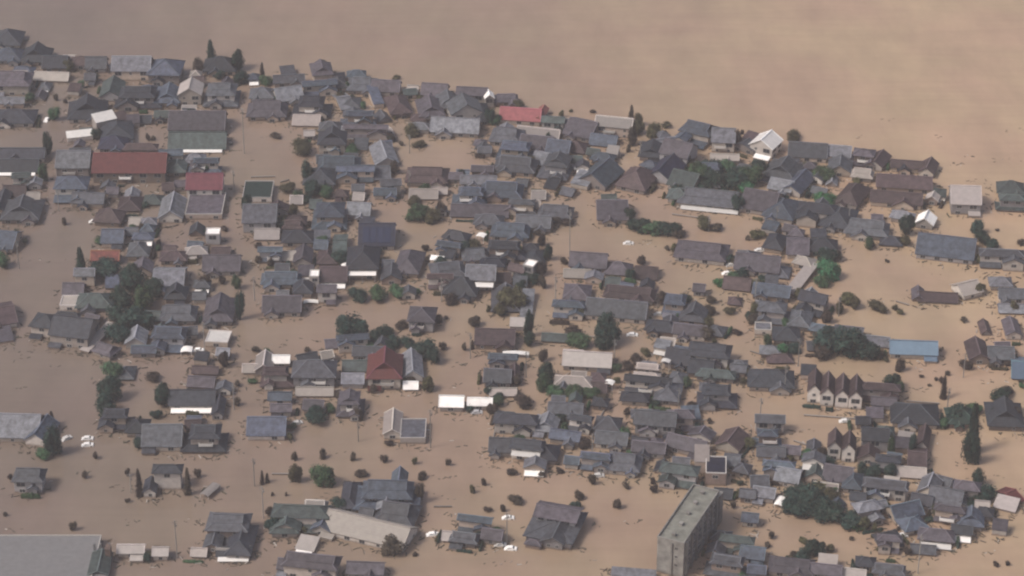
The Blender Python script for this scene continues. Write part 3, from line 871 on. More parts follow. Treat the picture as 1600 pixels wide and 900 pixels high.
# ---------------------------------------------------------------- temple hall with its raised gable and wide tiled skirts
def place(px, py, zc=0):
    _, _, s0, a0 = ground(px, py); return ground(px, py + zc * s0 * math.cos(a0))
def temple():
    x, y, s, a = place(606, 772, 4)
    o = empty('temple_hall', (x, y, 0), R(-2)); W, D = 104/s, 13.5
    walls('wall', o, -W*.45, W*.45, -D*.42, D*.42, -1.5, 2.3, WM[5]); roofed(o, 'lower_roof', 'H', -W*.45, W*.45, -D*.42, D*.42, 2.5, 1.7, 'b', 1.0)
    walls('upper_wall', o, -W*.33, W*.33, -D*.22, D*.34, 2.4, 4.6, WM[4]); roofed(o, 'roof', 'I', -W*.33, W*.33, -D*.22, D*.34, 4.8, 3.6, 'b', 1.1)
    roofed(o, 'entrance_gable', 'V', -2.6, 2.6, -D*.42-1.8, -D*.1, 3.3, 1.8, 'l', .5)
    for q in (-2.3, 2.3):
        p = MB(); p.tube(q, -D*.42-1.6, -1.5, 3.2, .18, .16); p.build('pillar', M['wood'], o)
    roofed(o, 'side_gable', 'V', 1.2, 5.4, D*.1, D*.7, 5.3, 2.6, 'b', .5); walls('side_wall', o, 1.6, 5.0, D*.344, D*.66, -1.5, 5.1, WM[4])
    for q in (-7, -4.5, 4.5, 7): window(o, q, -D*.42-.004, 1.2, 0, 0)
    for q in (-4.5, -1.5, 1.5, 4.5): window(o, q, -D*.22-.004, 3.7, 0, 0)
    register(o, 606, 772, 'temple hall', 'temple', None, 'big blue-grey tiled temple hall with stacked roofs and pale entrance gable')
temple()
def big_hall():
    x, y, s, a = place(868, 816, 3.5)
    o = empty('assembly_hall', (x, y, 0), R(-17)); W, D = 78/s, 17.5
    walls('wall', o, -W*.46, W*.46, -D*.45, D*.45, -1.5, 2.6, WM[4])
    roofed(o, 'lower_roof', 'H', -W*.46, W*.46, -D*.45, D*.45, 2.8, 1.6, 'g', .9)
    walls('upper_wall', o, -W*.40, W*.40, -D*.02, D*.38, 2.8, 5.0, WM[4]); roofed(o, 'roof', 'G', -W*.40, W*.40, -D*.02, D*.38, 5.2, 1.7, 'p', .9)
    roofed(o, 'entrance_gable', 'V', -W*.1, W*.34, -D*.55, -D*.05, 2.9, 1.9, 'g', .5); walls('entrance_wall', o, -W*.07, W*.31, -D*.52, -D*.455, -1.5, 2.7, WM[4], 'y', 1.3)
    walls('annex_wall', o, -W*.42, -W*.12, -D*.62, -D*.455, -1.5, 1.5, WM[5]); roofed(o, 'annex_roof', 'H', -W*.42, -W*.12, -D*.62, -D*.46, 1.65, .7, 'p', .4)
    for q in (-.3, -.12, .06, .24): window(o, W*q, -D*.02-.004, 4.3, 0, 0)
    for q in (-.3, -.1, .1, .3): window(o, W*.46+.004, D*q, 1.5, R(90), 0)
    for q in (.03, .2): window(o, W*q, -D*.52-.004, 1.2, 0, 2)
    register(o, 868, 816, 'assembly hall', 'hall', None, 'large two-tiered mauve-grey hall standing alone in open water, bottom centre')
big_hall()

# ---------------------------------------------------------------- slab block of flats at the bottom
def slab_block():
    xa, ya, s, a = ground(1092, 832); o = empty('apartment_block', (xa, ya, 0), 0)
    # far end centre and near end centre of the roof (12.5 m above the water)
    H = 12.5
    def rp(px, py):
        _, _, s0, a0 = ground(px, py); gx, gy, _, _ = ground(px, py + H*s0*math.cos(a0)*1.0); return Vector((gx, gy, 0))
    A, B = rp(1101, 765), rp(1046, 847); c = (A+B)/2; d = (A-B); Ln = d.length; ang = math.atan2(d.y, d.x) - math.pi/2
    o.location = c; o.rotation_euler = (0, 0, ang); W = 8.4; x0, x1, y0, y1 = -W/2, W/2, -Ln/2, Ln/2
    wl = walls('wall', o, x0, x1, y0, y1, -1.5, H, M['concrete'])
    mb = MB(); mb.box(x0+.3, x1-.3, y0+.3, y1-.3, H, H+.05); r = mb.build('roof', surf('roof_felt', (.17,.17,.15), var=.4, scale=.3), o)
    p = MB()
    for q in ((x0-.08,x1+.08,y0-.08,y0+.25),(x0-.08,x1+.08,y1-.25,y1+.08),(x0-.08,x0+.25,y0+.25,y1-.25),(x1-.25,x1+.08,y0+.25,y1-.25)): p.box(*q, H+.003, H+.7)
    p.build('parapet', M['concrete'], r)
    for k in range(5):
        v = MB(); yy = y0+3+k*(Ln-6)/4; v.box(-.6, .3, yy-.5, yy+.5, H+.05, H+.9); v.box(-.75, .45, yy-.65, yy+.65, H+.9, H+1.0); v.build('roof_vent', M['pole'], o)
    n = 7
    for k in range(n):           # stair towers and recessed bays on the right flank
        yy = y0 + (k+.5)*Ln/n; v = MB(); v.box(x1+.002, x1+.55, yy-.55, yy+.55, -1.5, H-.3); v.build('pier', M['concrete'], o)
        for f in range(3):
            zc = H-2.1-f*3.0
            if k < n-1: window(o, x1+.004, yy+Ln/n/2, zc, R(90), 0)
            v = MB(); v.box(x1+.003, x1+.35, yy+.62, yy+Ln/n-.62, zc-1.35, zc-.95)
            if k < n-1: v.build('balcony', M['darkconc'], o)
    for f in range(3):
        zc = H-2.1-f*3.0
        window(o, 1.9, y0-.004, zc, 0, 2)
        for k in range(7): window(o, x0-.004, y0+2.5+k*(Ln-5)/6, zc, R(-90), 0)
    v = MB(); v.box(.2, .7, y0-.5, y0-.002, -1.5, H-.4); v.build('downpipe_duct', M['concrete'], o)
    # end stair house
    v = MB(); v.box(x0-.2, x1+.4, y1+.002, y1+3.0, -1.5, H-1.6); v.build('stair_tower', M['concrete'], o)
    register(o, 1080, 830, 'slab block', 'building', None, 'narrow grey concrete slab block of flats with ribbed right flank, bottom edge')
slab_block()


# ---------------------------------------------------------------- sheds, annexes and small houses packed into the blocks between the listed houses
STREETS = [((380,150),(384,900),26),((88,150),(84,380),17),((872,330),(852,440),24),((852,440),(833,650),22),((1005,210),(955,290),14),((955,290),(880,330),9),((1158,345),(1255,240),12),((985,590),(900,770),20),((1244,540),(1238,700),12),
    ((1412,262),(1320,362),16),((682,560),(672,760),15),((628,200),(640,380),16),((706,470),(706,560),22),((1470,560),(1468,640),12),((985,590),(1010,530),8)]
OPEN = [(394,190,482,248),(640,214,742,262),(885,342,1000,398),(12,355,160,400),(20,400,116,450),(0,562,160,640),(470,484,530,520),(690,560,762,622),(672,640,764,800),(890,740,1036,900),(558,600,700,640),(1060,400,1140,440),
    (1118,462,1174,560),(1150,622,1262,640),(1240,638,1345,690),(1310,392,1420,470),(1340,488,1540,530),(1408,560,1480,630),(560,478,720,500),(836,500,930,525),(160,700,220,900),(90,640,150,900),(380,690,560,740),(560,690,660,728),(270,760,322,900),(1450,560,1600,640),(1530,690,1600,760),(1340,372,1480,470),(1520,420,1560,560),(0,700,30,835),(240,560,290,620),(1480,620,1560,632)]
def seg_dist(px, py, a, b):
    ax, ay = a; bx, by = b; t_ = max(0, min(1, ((px-ax)*(bx-ax)+(py-ay)*(by-ay))/((bx-ax)**2+(by-ay)**2))); return math.hypot(px-ax-t_*(bx-ax), py-ay-t_*(by-ay))
def clear_of(x, y, r):
    for fx_, fy_, hx, hy, rz_, _, _ in FOOT:
        dx, dy = x-fx_, y-fy_; c, s_ = math.cos(-rz_), math.sin(-rz_); lx, ly = abs(dx*c-dy*s_)-hx, abs(dx*s_+dy*c)-hy
        if math.hypot(max(lx, 0), max(ly, 0)) < r and (lx < r and ly < r): return False
    return True
ir = random.Random(4); CENT = [(q[1], q[2]) for q in THINGS]; ROTS = [f[4] for f in FOOT]; added = 0
cands = [(ir.uniform(5, 1595), ir.uniform(80, 895)) for _ in range(30000)]
for px, py in cands:
    if added >= 215: break
    if any(seg_dist(px, py, a, b) < w_ + 4 for a, b, w_ in STREETS) or any(a <= px <= c and b <= py <= d for a, b, c, d in OPEN): continue
    quad = [0]*4; best = None
    for i, (qx, qy) in enumerate(CENT):
        dx, dy = qx-px, (qy-py)*1.35; dd = math.hypot(dx, dy)
        if dd < 62: quad[(dx > 0)*2+(dy > 0)] += 1
        if best is None or dd < best[0]: best = (dd, i)
    if sum(1 for q in quad if q) < 3 or sum(quad) < 4: continue
    x, y, s, a = ground(px, py); big = ir.random() < .4
    if not clear_of(x, y, 3.1 if big else 2.2): continue
    rot = math.degrees(ROTS[best[1]]) if best[1] < len(ROTS) else 0
    n0 = len(FOOT)
    wp = (ir.uniform(7, 9.5) if big else ir.uniform(4.4, 6))*s; hp = (ir.uniform(5.4, 7) if big else ir.uniform(4.2, 5))*s*.5 + 2.2*s*.87
    house(px, py, wp, hp, rot+ir.choice((0, 0, 0, 6, -6)), ir.choice('HGVILHG' if big else 'GHVXG'), ir.choice('ggddbblpnptmcg'), ir.choice((1, 1, 2)) if big else ir.choice((0, 1, 1)), 'W' if ir.random() < .08 else '', infill=True)
    added += 1

# ---------------------------------------------------------------- trees and shrubs
def crown_mesh(name, seed, n, mat, shape='round', k0=2):
    rng = random.Random(seed); mb = MB(); lobes = []
    if shape == 'cone':
        for i in range(9):
            z = -0.9 + i*.21; r = .62*(1-(z+1)/2.15)+.08; a = rng.uniform(0, 6.28); lobes.append((Vector((math.cos(a)*r*.4, math.sin(a)*r*.4, z)), r+.12))
    else:
        for i in range(5 + (k0 % 3)*4):
            a = rng.uniform(0, 6.28); u = rng.uniform(-.65, .75); q = math.sqrt(max(0, 1-u*u))*.52*rng.uniform(.6, 1.1)
            lobes.append((Vector((math.cos(a)*q, math.sin(a)*q, u*.62)), rng.uniform(.30, .48)))
        lobes.append((Vector((0,0,0)), .6))
    for _ in range(n):
        c, r = rng.choice(lobes); d = Vector((rng.gauss(0,1), rng.gauss(0,1), rng.gauss(.15,1))).normalized(); p = c + d*r*rng.choice((rng.uniform(.72, 1.08), rng.uniform(.9, 1.3)))
        s = rng.uniform(.05, .11); nrm = (d + Vector((rng.uniform(-.7,.7), rng.uniform(-.7,.7), rng.uniform(-.2,.9)))).normalized()
        t = nrm.orthogonal().normalized(); t = (Matrix.Rotation(rng.uniform(0, 6.28), 3, nrm) @ t); bt = nrm.cross(t)
        mb.add([p+t*s, p+bt*s*.7, p-t*s, p-bt*s*.7], [(0,1,2,3)])
    # leafy inner clumps so the middle of the crown closes up
    for c, r in lobes:
        k = r*.74; vs = []; nn, mm = 7, 4
        for j in range(mm+1):
            for i in range(nn):
                th = math.pi*j/mm; a = 2*math.pi*i/nn; q = k*rng.uniform(.85, 1.15)
                vs.append(c + Vector((q*math.sin(th)*math.cos(a), q*math.sin(th)*math.sin(a), q*math.cos(th))))
        mb.add(vs, [(j*nn+i, (j+1)*nn+i, (j+1)*nn+(i+1)%nn, j*nn+(i+1)%nn) for j in range(mm) for i in range(nn)])
    return mb.mesh(name, mat)
CR = {}
def crown(kind, col, k):
    key = (kind, col, k)
    if key not in CR: CR[key] = crown_mesh('crown', (900 if kind == 'c' else 0)+k*13+5, {'t':1900,'c':1500,'s':620}[kind], LM[col], 'cone' if kind == 'c' else 'round', k)
    return CR[key]
TR = {}
def trunk_mesh(k):
    if k in TR: return TR[k]
    rng = random.Random(k); mb = MB(); mb.tube(0, 0, 0, .5, .05, .035, 8)
    for i in range(5):
        a = i*1.3+rng.random(); z = .3+.06*i; mb.bar((0,0,z), (math.cos(a)*.3, math.sin(a)*.3, z+.28), .022, .022)
    TR[k] = mb.mesh('trunk', M['trunk']); return TR[k]
TN = [0]
def tree(px, py, wp, hp, kind, col, own=None, grp=None):
    TN[0] += 1; rng = random.Random(TN[0]*31+int(px)); _, _, s0, a0 = ground(px, py); sa, ca = math.sin(a0), math.cos(a0)
    rx = max(.45, wp/2/s0*(1.32 if kind == 't' else 1.15)); kz = .62 if kind == 's' else .72
    rz = max(.6*rx, (hp*1.1/s0 - .9*rx*sa)/((1+kz)*ca)); rz = min(rz, rx*3.6)
    zc = rz*kz
    x, y, s, a = ground(px, py + ((1+kz)*rz*ca - .9*rx*sa)/2*s0)
    nm = {'t':'broadleaf_tree','c':'conifer_tree','s':'shrub'}[kind]
    o = empty(nm, (x, y, 0), rng.uniform(0, 6.28))
    c = put('crown', crown(kind, col, rng.randrange(5)), o, (0, 0, zc)); c.scale = (rx*1.05, rx*1.05*rng.uniform(.7, 1.1), rz*1.05); c.rotation_euler = (0, 0, rng.uniform(0, 6.28))
    tz = zc*2+1.5; tr = put('trunk', trunk_mesh(rng.randrange(3)), o, (0, 0, -1.5)); tr.scale = (max(2.2, rx*1.4), max(2.2, rx*1.4), tz)
    big = 'large ' if wp >= 34 else ('small ' if wp < 17 and kind != 's' else '')
    tall = 'tall ' if hp > wp*1.45 and kind != 's' else ''
    ph = f'{big}{tall}{LW[col]} ' + {'t':'leafy tree','c':'pointed tree','s':'shrub poking out of the water' if wp < 15 else 'garden shrub'}[kind]
    register(o, px, py, ph, 'shrub' if kind == 's' else 'tree', grp or ('shrubs standing in the water' if kind == 's' else 'trees among the houses'), own)
TREES = '''
330 80 15 28 c d
374 95 24 38 t d
310 104 16 26 t n
376 122 22 24 t d
342 118 20 16 s d
128 414 24 44 c d
163 424 42 24 t d
8 408 22 28 t g
212 438 44 46 t d | tallest of the dark evergreens in the left wood
196 468 40 40 t d
228 468 38 44 t g
190 500 40 44 t d
216 500 44 44 t d
184 526 36 34 t d
240 452 26 34 t d
176 582 26 32 t g
172 612 32 44 t d
168 638 30 36 t d
258 620 34 40 t d
244 650 24 20 s d
236 590 22 18 t n
376 476 14 50 t d
320 440 16 24 t n
346 438 16 16 s n
372 440 14 26 t g
350 562 14 30 t n
84 690 26 52 t d
66 712 24 18 t g
82 656 14 22 c n
219 758 13 40 c n
294 756 13 38 c n
115 822 14 18 s n
150 712 10 14 s n
132 742 10 14 s n
200 738 10 16 s n
200 782 9 9 s n
309 740 12 18 s n
8 804 8 8 s n
16 745 10 10 s n
190 866 12 12 s n
77 222 14 40 t d
68 270 14 30 t g
88 152 10 14 s n
102 158 8 8 s n
86 178 18 24 t g
100 346 10 14 s n
222 354 10 18 s n
248 380 12 14 s n
350 358 14 10 s n
232 214 8 14 s n
240 216 8 10 s n
430 213 18 10 s n
410 112 9 22 c n
416 126 22 18 t g
470 234 34 22 t o
466 222 10 12 s g
482 222 10 12 s g
508 100 12 12 t d
620 122 14 10 s o
645 206 26 20 t o
662 192 16 10 s n
676 204 20 10 s n
654 226 24 12 s o
628 224 10 10 s n
610 216 18 16 t n
552 238 26 22 t g
482 270 22 36 t d
486 296 28 30 t d
508 302 22 20 t g
450 296 24 22 t o
478 312 18 14 t d
752 232 16 16 s n
766 182 16 30 t d
617 262 14 24 t n
655 336 36 30 t g
676 340 22 24 t o
690 325 12 28 t n
645 316 20 16 t o
386 318 14 30 t d
404 406 12 16 s n
424 410 12 18 s n
404 384 12 10 s n
530 404 22 22 t d
560 462 32 16 t d
594 462 34 16 t g
624 458 30 18 t g
650 456 16 10 s g
664 388 14 14 s n
670 404 14 14 s n
696 395 10 12 s n
724 388 22 20 t d
740 384 18 18 t o
706 470 22 18 t n
716 462 18 14 t d
590 394 20 12 s d
600 410 18 16 t o
550 513 46 54 t d | biggest round near-black tree, alone above the steep red roof
600 522 26 22 t d
618 534 24 20 t d
640 540 28 20 t d
662 548 34 34 t d
676 556 20 32 t d
605 545 24 20 t d
584 530 22 24 t d
628 510 18 14 t n
685 498 14 18 s n
698 496 8 8 s n
692 540 14 16 s n
668 600 16 28 t o
582 608 12 16 t n
476 634 14 18 t n
516 640 14 16 t g
496 654 34 12 t d
560 648 14 22 t n
400 546 14 12 s n
418 548 12 12 s g
480 548 14 12 s n
395 596 18 10 s g
372 600 12 12 s n
370 628 12 16 s n
462 740 18 34 t o
505 746 34 40 t g
505 710 14 18 s n
552 714 10 16 s n
600 718 14 16 s n
564 742 16 14 t n
648 720 10 14 s o
701 722 10 14 s n
660 745 14 14 t n
656 770 12 34 t n
738 764 10 16 s o
756 753 9 14 s n
460 712 10 18 s n
410 748 8 20 c n
418 748 8 14 c n
426 772 6 8 s n
447 772 6 8 s n
422 800 12 16 t n
428 822 24 28 t d
530 792 26 26 t d
520 818 14 24 t d
618 856 40 18 t n
648 866 9 9 s n
696 838 14 12 t n
448 895 16 14 t d
810 163 16 16 t o
878 178 10 14 s o
880 192 8 8 s o
892 173 7 7 s o
926 174 10 8 s n
986 184 14 30 c n
998 186 12 24 t o
988 214 14 30 t n
996 198 18 28 t o
982 232 8 14 s n
1022 206 22 24 t o
1040 196 18 12 s o
1152 216 13 34 t n
1160 206 6 10 s n
1172 216 9 14 s o
1240 214 22 14 t o
1090 272 34 36 t g
1112 262 34 28 t d
1120 284 38 34 t d
1148 280 40 38 t d
1136 262 26 22 t g
1172 276 34 38 t g
1182 262 24 30 t d
1162 294 30 20 t v
1104 292 26 20 t d
1080 258 20 16 t o
1060 296 22 16 t d
1150 316 20 34 t d
1200 262 10 14 t d
1284 276 34 26 t g
1290 312 30 22 t v
1272 300 18 18 t d
1338 284 14 14 s o
1098 350 20 24 t o
1118 356 18 14 t n
1182 367 24 18 t o
1168 372 8 10 s n
1000 354 34 26 t d
1020 358 32 22 t g
1044 362 32 20 t d
984 336 16 26 t d
1060 368 18 16 t n
1042 388 10 10 s n
1052 386 12 16 s o
882 408 10 14 t n
896 408 12 20 t n
1002 408 14 16 t n
985 430 16 22 t d
846 376 14 22 t n
838 362 14 14 t n
856 394 12 28 t d
846 420 14 26 t n
848 440 12 24 t n
870 344 20 16 t n
884 348 18 16 t n
880 330 12 20 c n
830 436 24 18 t d
815 448 18 20 t d
800 470 40 42 t o
784 486 22 22 t o
764 482 10 14 s o
826 505 14 46 t d
826 530 16 26 t d
742 505 18 20 t n
726 542 10 16 s n
738 540 8 14 c n
950 520 36 54 t d | tall near-black tree in front of the long grey roof
944 534 30 30 t d
900 522 34 8 s n
902 536 34 18 t g
848 556 14 22 t n
852 580 22 34 t d
850 600 22 30 t g
870 612 26 16 t g
896 616 30 14 t g
922 618 28 14 t g
942 622 18 12 t n
964 594 10 12 t o
980 574 20 14 t n
998 564 22 22 t n
1010 552 16 14 t o
1033 465 14 28 t n
1070 468 16 16 t d
1106 506 16 18 t o
1100 524 24 24 t n
1140 488 16 14 t o
1108 486 16 18 t n
1112 470 16 14 t n
1126 442 18 16 t v
1142 436 22 16 t g
1160 430 26 16 t d
1186 446 22 20 t o
1192 438 18 18 t d
1112 520 20 14 s o
1152 520 16 8 s n
1146 468 10 10 s n
1145 790 11 14 s n
1220 548 22 20 t v
1238 548 22 18 t d
1180 484 16 26 t o
1176 500 14 18 t n
1226 560 20 12 s n
1290 402 34 24 t d
1294 424 32 36 t v
1284 440 22 22 t g
1310 400 14 20 t n
1322 468 20 22 t o
1334 474 18 22 t o
1312 482 14 20 t o
1372 481 28 20 t o
1398 480 10 12 s o
1406 488 12 12 s o
1505 500 13 11 s n
1386 408 10 6 s n
1298 536 46 48 t d
1326 540 50 48 t d | big dark spreading tree beside the long blue roof, right
1346 550 40 36 t d
1288 552 34 30 t n
1372 554 22 18 t o
1385 562 12 10 s o
1406 572 14 22 t n
1394 596 22 30 t d
1404 606 16 20 t g
1470 594 9 14 s n
1474 608 12 32 c n
1480 584 9 9 s n
1440 588 8 7 s n
1462 592 8 8 s n
1452 602 8 6 s n
1508 572 16 18 t n
1549 572 12 12 s n
1594 596 10 8 s n
1562 618 30 24 t d
1576 610 14 14 t n
1494 650 36 34 t d
1520 640 24 22 t g
1560 648 30 26 t d
1586 648 20 24 t n
1518 676 28 70 c d
1516 702 26 54 t d | very tall dark evergreen column standing in open water, right edge
1530 748 20 34 t d
1540 776 30 30 t d
1504 764 16 18 t n
1524 776 20 20 t d
1516 790 30 16 t d
1415 352 22 40 t d
1412 376 16 20 t o
1362 382 10 10 s n
1374 382 7 6 s n
1526 356 18 24 t d
1536 372 22 26 t d
1548 384 22 22 t d
1558 360 8 6 s n
1595 378 12 14 s n
1392 698 10 34 t g
1424 694 14 40 t d
1266 716 26 20 t v
1290 724 24 18 t d
1260 740 22 18 t d
1348 736 18 24 t d
1362 740 24 24 t d
1392 738 20 26 t d
1388 752 16 14 t g
1244 776 40 38 t d
1272 786 44 44 t d
1300 800 44 40 t d
1256 798 36 34 t d
1286 810 36 28 t d
1326 816 34 30 t d
1340 824 24 20 t g
1276 764 30 20 t o
1300 776 26 22 t o
1234 792 22 30 t d
1348 820 20 24 t o
1266 858 26 32 t d
1282 862 24 26 t d
1256 870 22 20 t d
1297 858 12 14 t o
1254 846 14 12 t o
1204 836 14 16 s n
1198 852 12 12 s n
1238 866 12 12 t n
1371 838 8 26 s n
1330 842 8 8 s n
1372 858 8 10 s o
1419 862 13 16 s n
1556 882 12 11 s n
1574 880 9 11 s n
1546 800 24 10 s o
1366 824 8 16 s o
800 738 16 14 t n
875 736 14 11 s n
846 742 10 12 s n
925 750 11 20 t n
964 788 14 18 s n
978 760 12 12 s n
905 775 14 16 t n
900 790 16 16 t d
1022 765 12 16 t n
1020 752 10 12 s n
950 656 12 14 t n
980 644 12 12 s n
1108 658 12 10 s n
1109 670 9 10 s o
878 638 14 12 t d
876 656 14 18 t d
820 630 26 22 t n
768 640 14 20 t n
780 622 16 14 t d
806 782 22 18 t n
786 794 10 14 s n
762 798 16 8 s n
984 588 12 14 s n
'''
WOODS = [((175,245),(420,545),'evergreens of the left wood'), ((1070,1195),(250,305),'trees of the garden wood'), ((1225,1352),(760,832),'trees of the lower right grove')]
for ln in TREES.strip().splitlines():
    own = None
    if '|' in ln: ln, own = [q.strip() for q in ln.split('|')]
    f = ln.split(); px, py = float(f[0]), float(f[1]); grp = None
    for (a, b), (c, d), g in WOODS:
        if a <= px <= b and c <= py <= d and f[4] == 't': grp = g
    tree(px, py, float(f[2]), float(f[3]), f[4], f[5], own, grp)

# hedges and shrubs of the gardens, hugging the houses they belong to
def hedge_mesh(seed, col):
    rng = random.Random(seed); mb = MB()
    for i in range(11):
        cx = (i/10-.5)*1.9; r = rng.uniform(.30, .48)
        nn, mm = 7, 4; q0 = len(mb.v); vs = []
        for j in range(mm+1):
            for a in range(nn):
                th = math.pi*j/mm; an = 2*math.pi*a/nn; q = r*rng.uniform(.8, 1.15)
                vs.append((cx+.35*q*math.sin(th)*math.cos(an)*1.3, 1.6*q*math.sin(th)*math.sin(an), 1.9*q*math.cos(th)))
        mb.add(vs, [(j*nn+a, (j+1)*nn+a, (j+1)*nn+(a+1)%nn, j*nn+(a+1)%nn) for j in range(mm) for a in range(nn)])
        for _ in range(60):
            d = Vector((rng.gauss(0,1), rng.gauss(0,1), rng.gauss(.3,1))).normalized(); p = Vector((cx+d.x*.18, d.y*r*1.7, d.z*r*1.95)); t_ = Vector((rng.uniform(-1,1),rng.uniform(-1,1),rng.uniform(-1,1))).normalized(); b_ = d.cross(t_)
            mb.add([p+t_*.06, p+b_*.13, p-t_*.06, p-b_*.13], [(0,1,2,3)])
    return mb.mesh('foliage', LM[col])
HM = {}
hr = random.Random(77); NH = [q for q in THINGS if q[4] in ('house', 'outbuilding')]
hcount = scount = tcount = 0; hr.shuffle(NH)
for q in NH:
    o, px, py = q[0], q[1], q[2]; _, _, s0, a0 = ground(px, py)
    bb = [c for c in o.children if c.name.startswith('wall')]
    if not bb: continue
    xs = [v.co.x for v in bb[0].data.vertices]; ys = [v.co.y for v in bb[0].data.vertices]; hx, hy = max(xs), max(ys); rz_ = o.rotation_euler.z
    for k in range(3):
        if hr.random() > .44: continue
        side = hr.choice(('f', 'l', 'r', 'r', 'b')); u = hr.uniform(-.3, .3)
        col = hr.choice('ddggonod'); ln = hr.uniform(2.2, 6.5); hh = hr.uniform(.7, 1.9)
        if side == 'f': lx, ly, la = u*hx*2, -hy-hr.uniform(2.2, 3.6), 0
        elif side == 'b': lx, ly, la = u*hx*2, hy+hr.uniform(1.4, 2.4), 0
        else: lx, ly, la = (hx+hr.uniform(1.3, 2.2))*(1 if side == 'r' else -1), u*hy*2, math.pi/2
        c, s_ = math.cos(rz_), math.sin(rz_); wx, wy = o.location.x+lx*c-ly*s_, o.location.y+lx*s_+ly*c
        dd = wy-CAMY; sl = dd*math.cos(DEP)+CAMH*math.sin(DEP); gx = 800+wx/sl*FPX; ang = math.atan(CAMH/dd); gy = 450+FPX*math.tan(ang-DEP)
        if any(seg_dist(gx, gy, a, b) < w_ for a, b, w_ in STREETS): continue
        if hcount < 270 and hr.random() < .5:
            hcount += 1; h_ = empty('hedge', (wx, wy, 0), rz_+la); key = (hr.randrange(3), col)
            if key not in HM: HM[key] = hedge_mesh(key[0], col)
            f_ = put('foliage', HM[key], h_, (0, 0, hh*.3)); f_.scale = (ln/2, hr.uniform(.6, 1.0), hh)
            register(h_, gx, gy, ('long ' if ln > 4.3 else 'short ')+LW[col]+' hedge', 'hedge', 'garden hedges showing above the water')
        elif scount < 85: scount += 1; tree(gx, gy, hr.uniform(9, 19), hr.uniform(9, 17), 's', col)
        elif tcount < 75: tcount += 1; tree(gx, gy, hr.uniform(11, 20), hr.uniform(14, 22), 't', col)

# ---------------------------------------------------------------- poles, cars, garden walls
def pole(px, py, hp, own=None):
    """px, py = foot on the water"""
    x, y, s, a = ground(px, py); h = hp/s/math.cos(a); o = empty('utility_pole', (x, y, 0), R(random.Random(int(px)).uniform(-30, 30)))
    p = MB(); p.tube(0, 0, -1.5, h, .19, .13, 10); p.build('post', M['pole'], o)
    for q in (.35, 1.0):
        c = MB(); c.box(-.9, .9, -.22, -.12, h-q-.1, h-q); c.build('crossarm', M['pole'], o)
    c = MB(); c.tube(.42, 0, h-2.4, h-1.6, .22, .22, 10); c.build('transformer', M['pole'], o)
    register(o, px, py-hp/2, 'thin grey utility pole', 'pole', 'utility poles standing in the water', own)
for f in ((366,300,34),(398,470,38),(366,640,40),(398,760,44),(868,470,38),(822,590,40),(1000,250,30),(925,720,42),(1226,612,40),(640,240,30),(92,330,34),(1326,350,32),(690,470,36),(1180,470,36),(1505,590,38),(277,872,58),(1107,362,26),(1213,352,30),(1247,572,44),(1187,668,46),(1310,494,30),(890,398,70),(320,548,44),(1434,896,60),(382,240,70),(673,700,60),(792,850,50),(412,810,50),(30,420,44),(735,560,40),(560,690,30),(1060,640,34),(1480,640,34),(205,770,30),(960,560,30),(640,300,34)):
    pole(*f)
def car_body():
    mb = MB(); L_, W_ = 3.9, 1.6
    prof = [(-.5,.15),(-.5,.62),(-.36,.78),(-.22,1.32),(.16,1.36),(.30,.86),(.47,.74),(.5,.5),(.5,.15)]
    n = len(prof); vs = []
    for sd_ in (-1, 1):
        for u, z in prof: vs.append((u*L_, sd_*W_/2*(1 if z < 1 else .82), z))
    fs = [tuple(range(n)), tuple(reversed(range(n, 2*n)))] + [(i, i+n, (i+1)%n+n, (i+1)%n) for i in range(n)]
    mb.add(vs, fs); return mb
CARM = [surf('car_paint_white', (.75,.74,.73), rough=.3, var=.03, hue=0), surf('car_paint_silver', (.38,.38,.40), rough=.3, var=.03, hue=0)]
def car(px, py, rot, k, own):
    x, y, s, a = ground(px, py); o = empty('floating_car', (x, y, -.35), R(rot))
    key = ('car', k)
    if key not in CR:
        g = MB(); g.box(-.5, .45, -.70, .70, .98, 1.2); g.box(-1.02,-.9,-.6,.6,.95,1.2)
        wh = MB(); wh.tube(0, 0, -.1, .1, .3, .3, 14)
        s1 = MB(); s1.add([(.66,-.62,1.31),(1.14,-.70,.93),(1.14,.70,.93),(.66,.62,1.31)], [(0,1,2,3)])
        s2 = MB()
        for q in (-1, 1): s2.add([(-1.0,q*.76,.92),(1.0,q*.76,.92),(.6,q*.69,1.28),(-.75,q*.69,1.28)], [(0,1,2,3)] if q < 0 else [(3,2,1,0)])
        hl = MB(); hl.box(1.90, 1.98, -.14, .14, .5, .64)
        CR[key] = (car_body().mesh('body', CARM[k]), s1.mesh('windscreen', M['glass']), s2.mesh('side_window', M['glass']), wh.mesh('wheel', M['rubber']), hl.mesh('headlight', M['rail']))
    b = CR[key]; put('body', b[0], o); put('windscreen', b[1], o); put('side_window', b[2], o)
    for q in (-1, 1):
        put('headlight', b[4], o, (0, q*.55, 0))
        for u in (-1.2, 1.2): w_ = put('wheel', b[3], o, (u, q*.74, .28)); w_.rotation_euler = (R(90), 0, 0)
    o.scale = (1, 1, 1); o.rotation_euler = (R(3), R(-4), R(rot))
    register(o, px, py, ('white', 'silver')[k]+' floating car', 'car', 'cars floating in the flood', own)
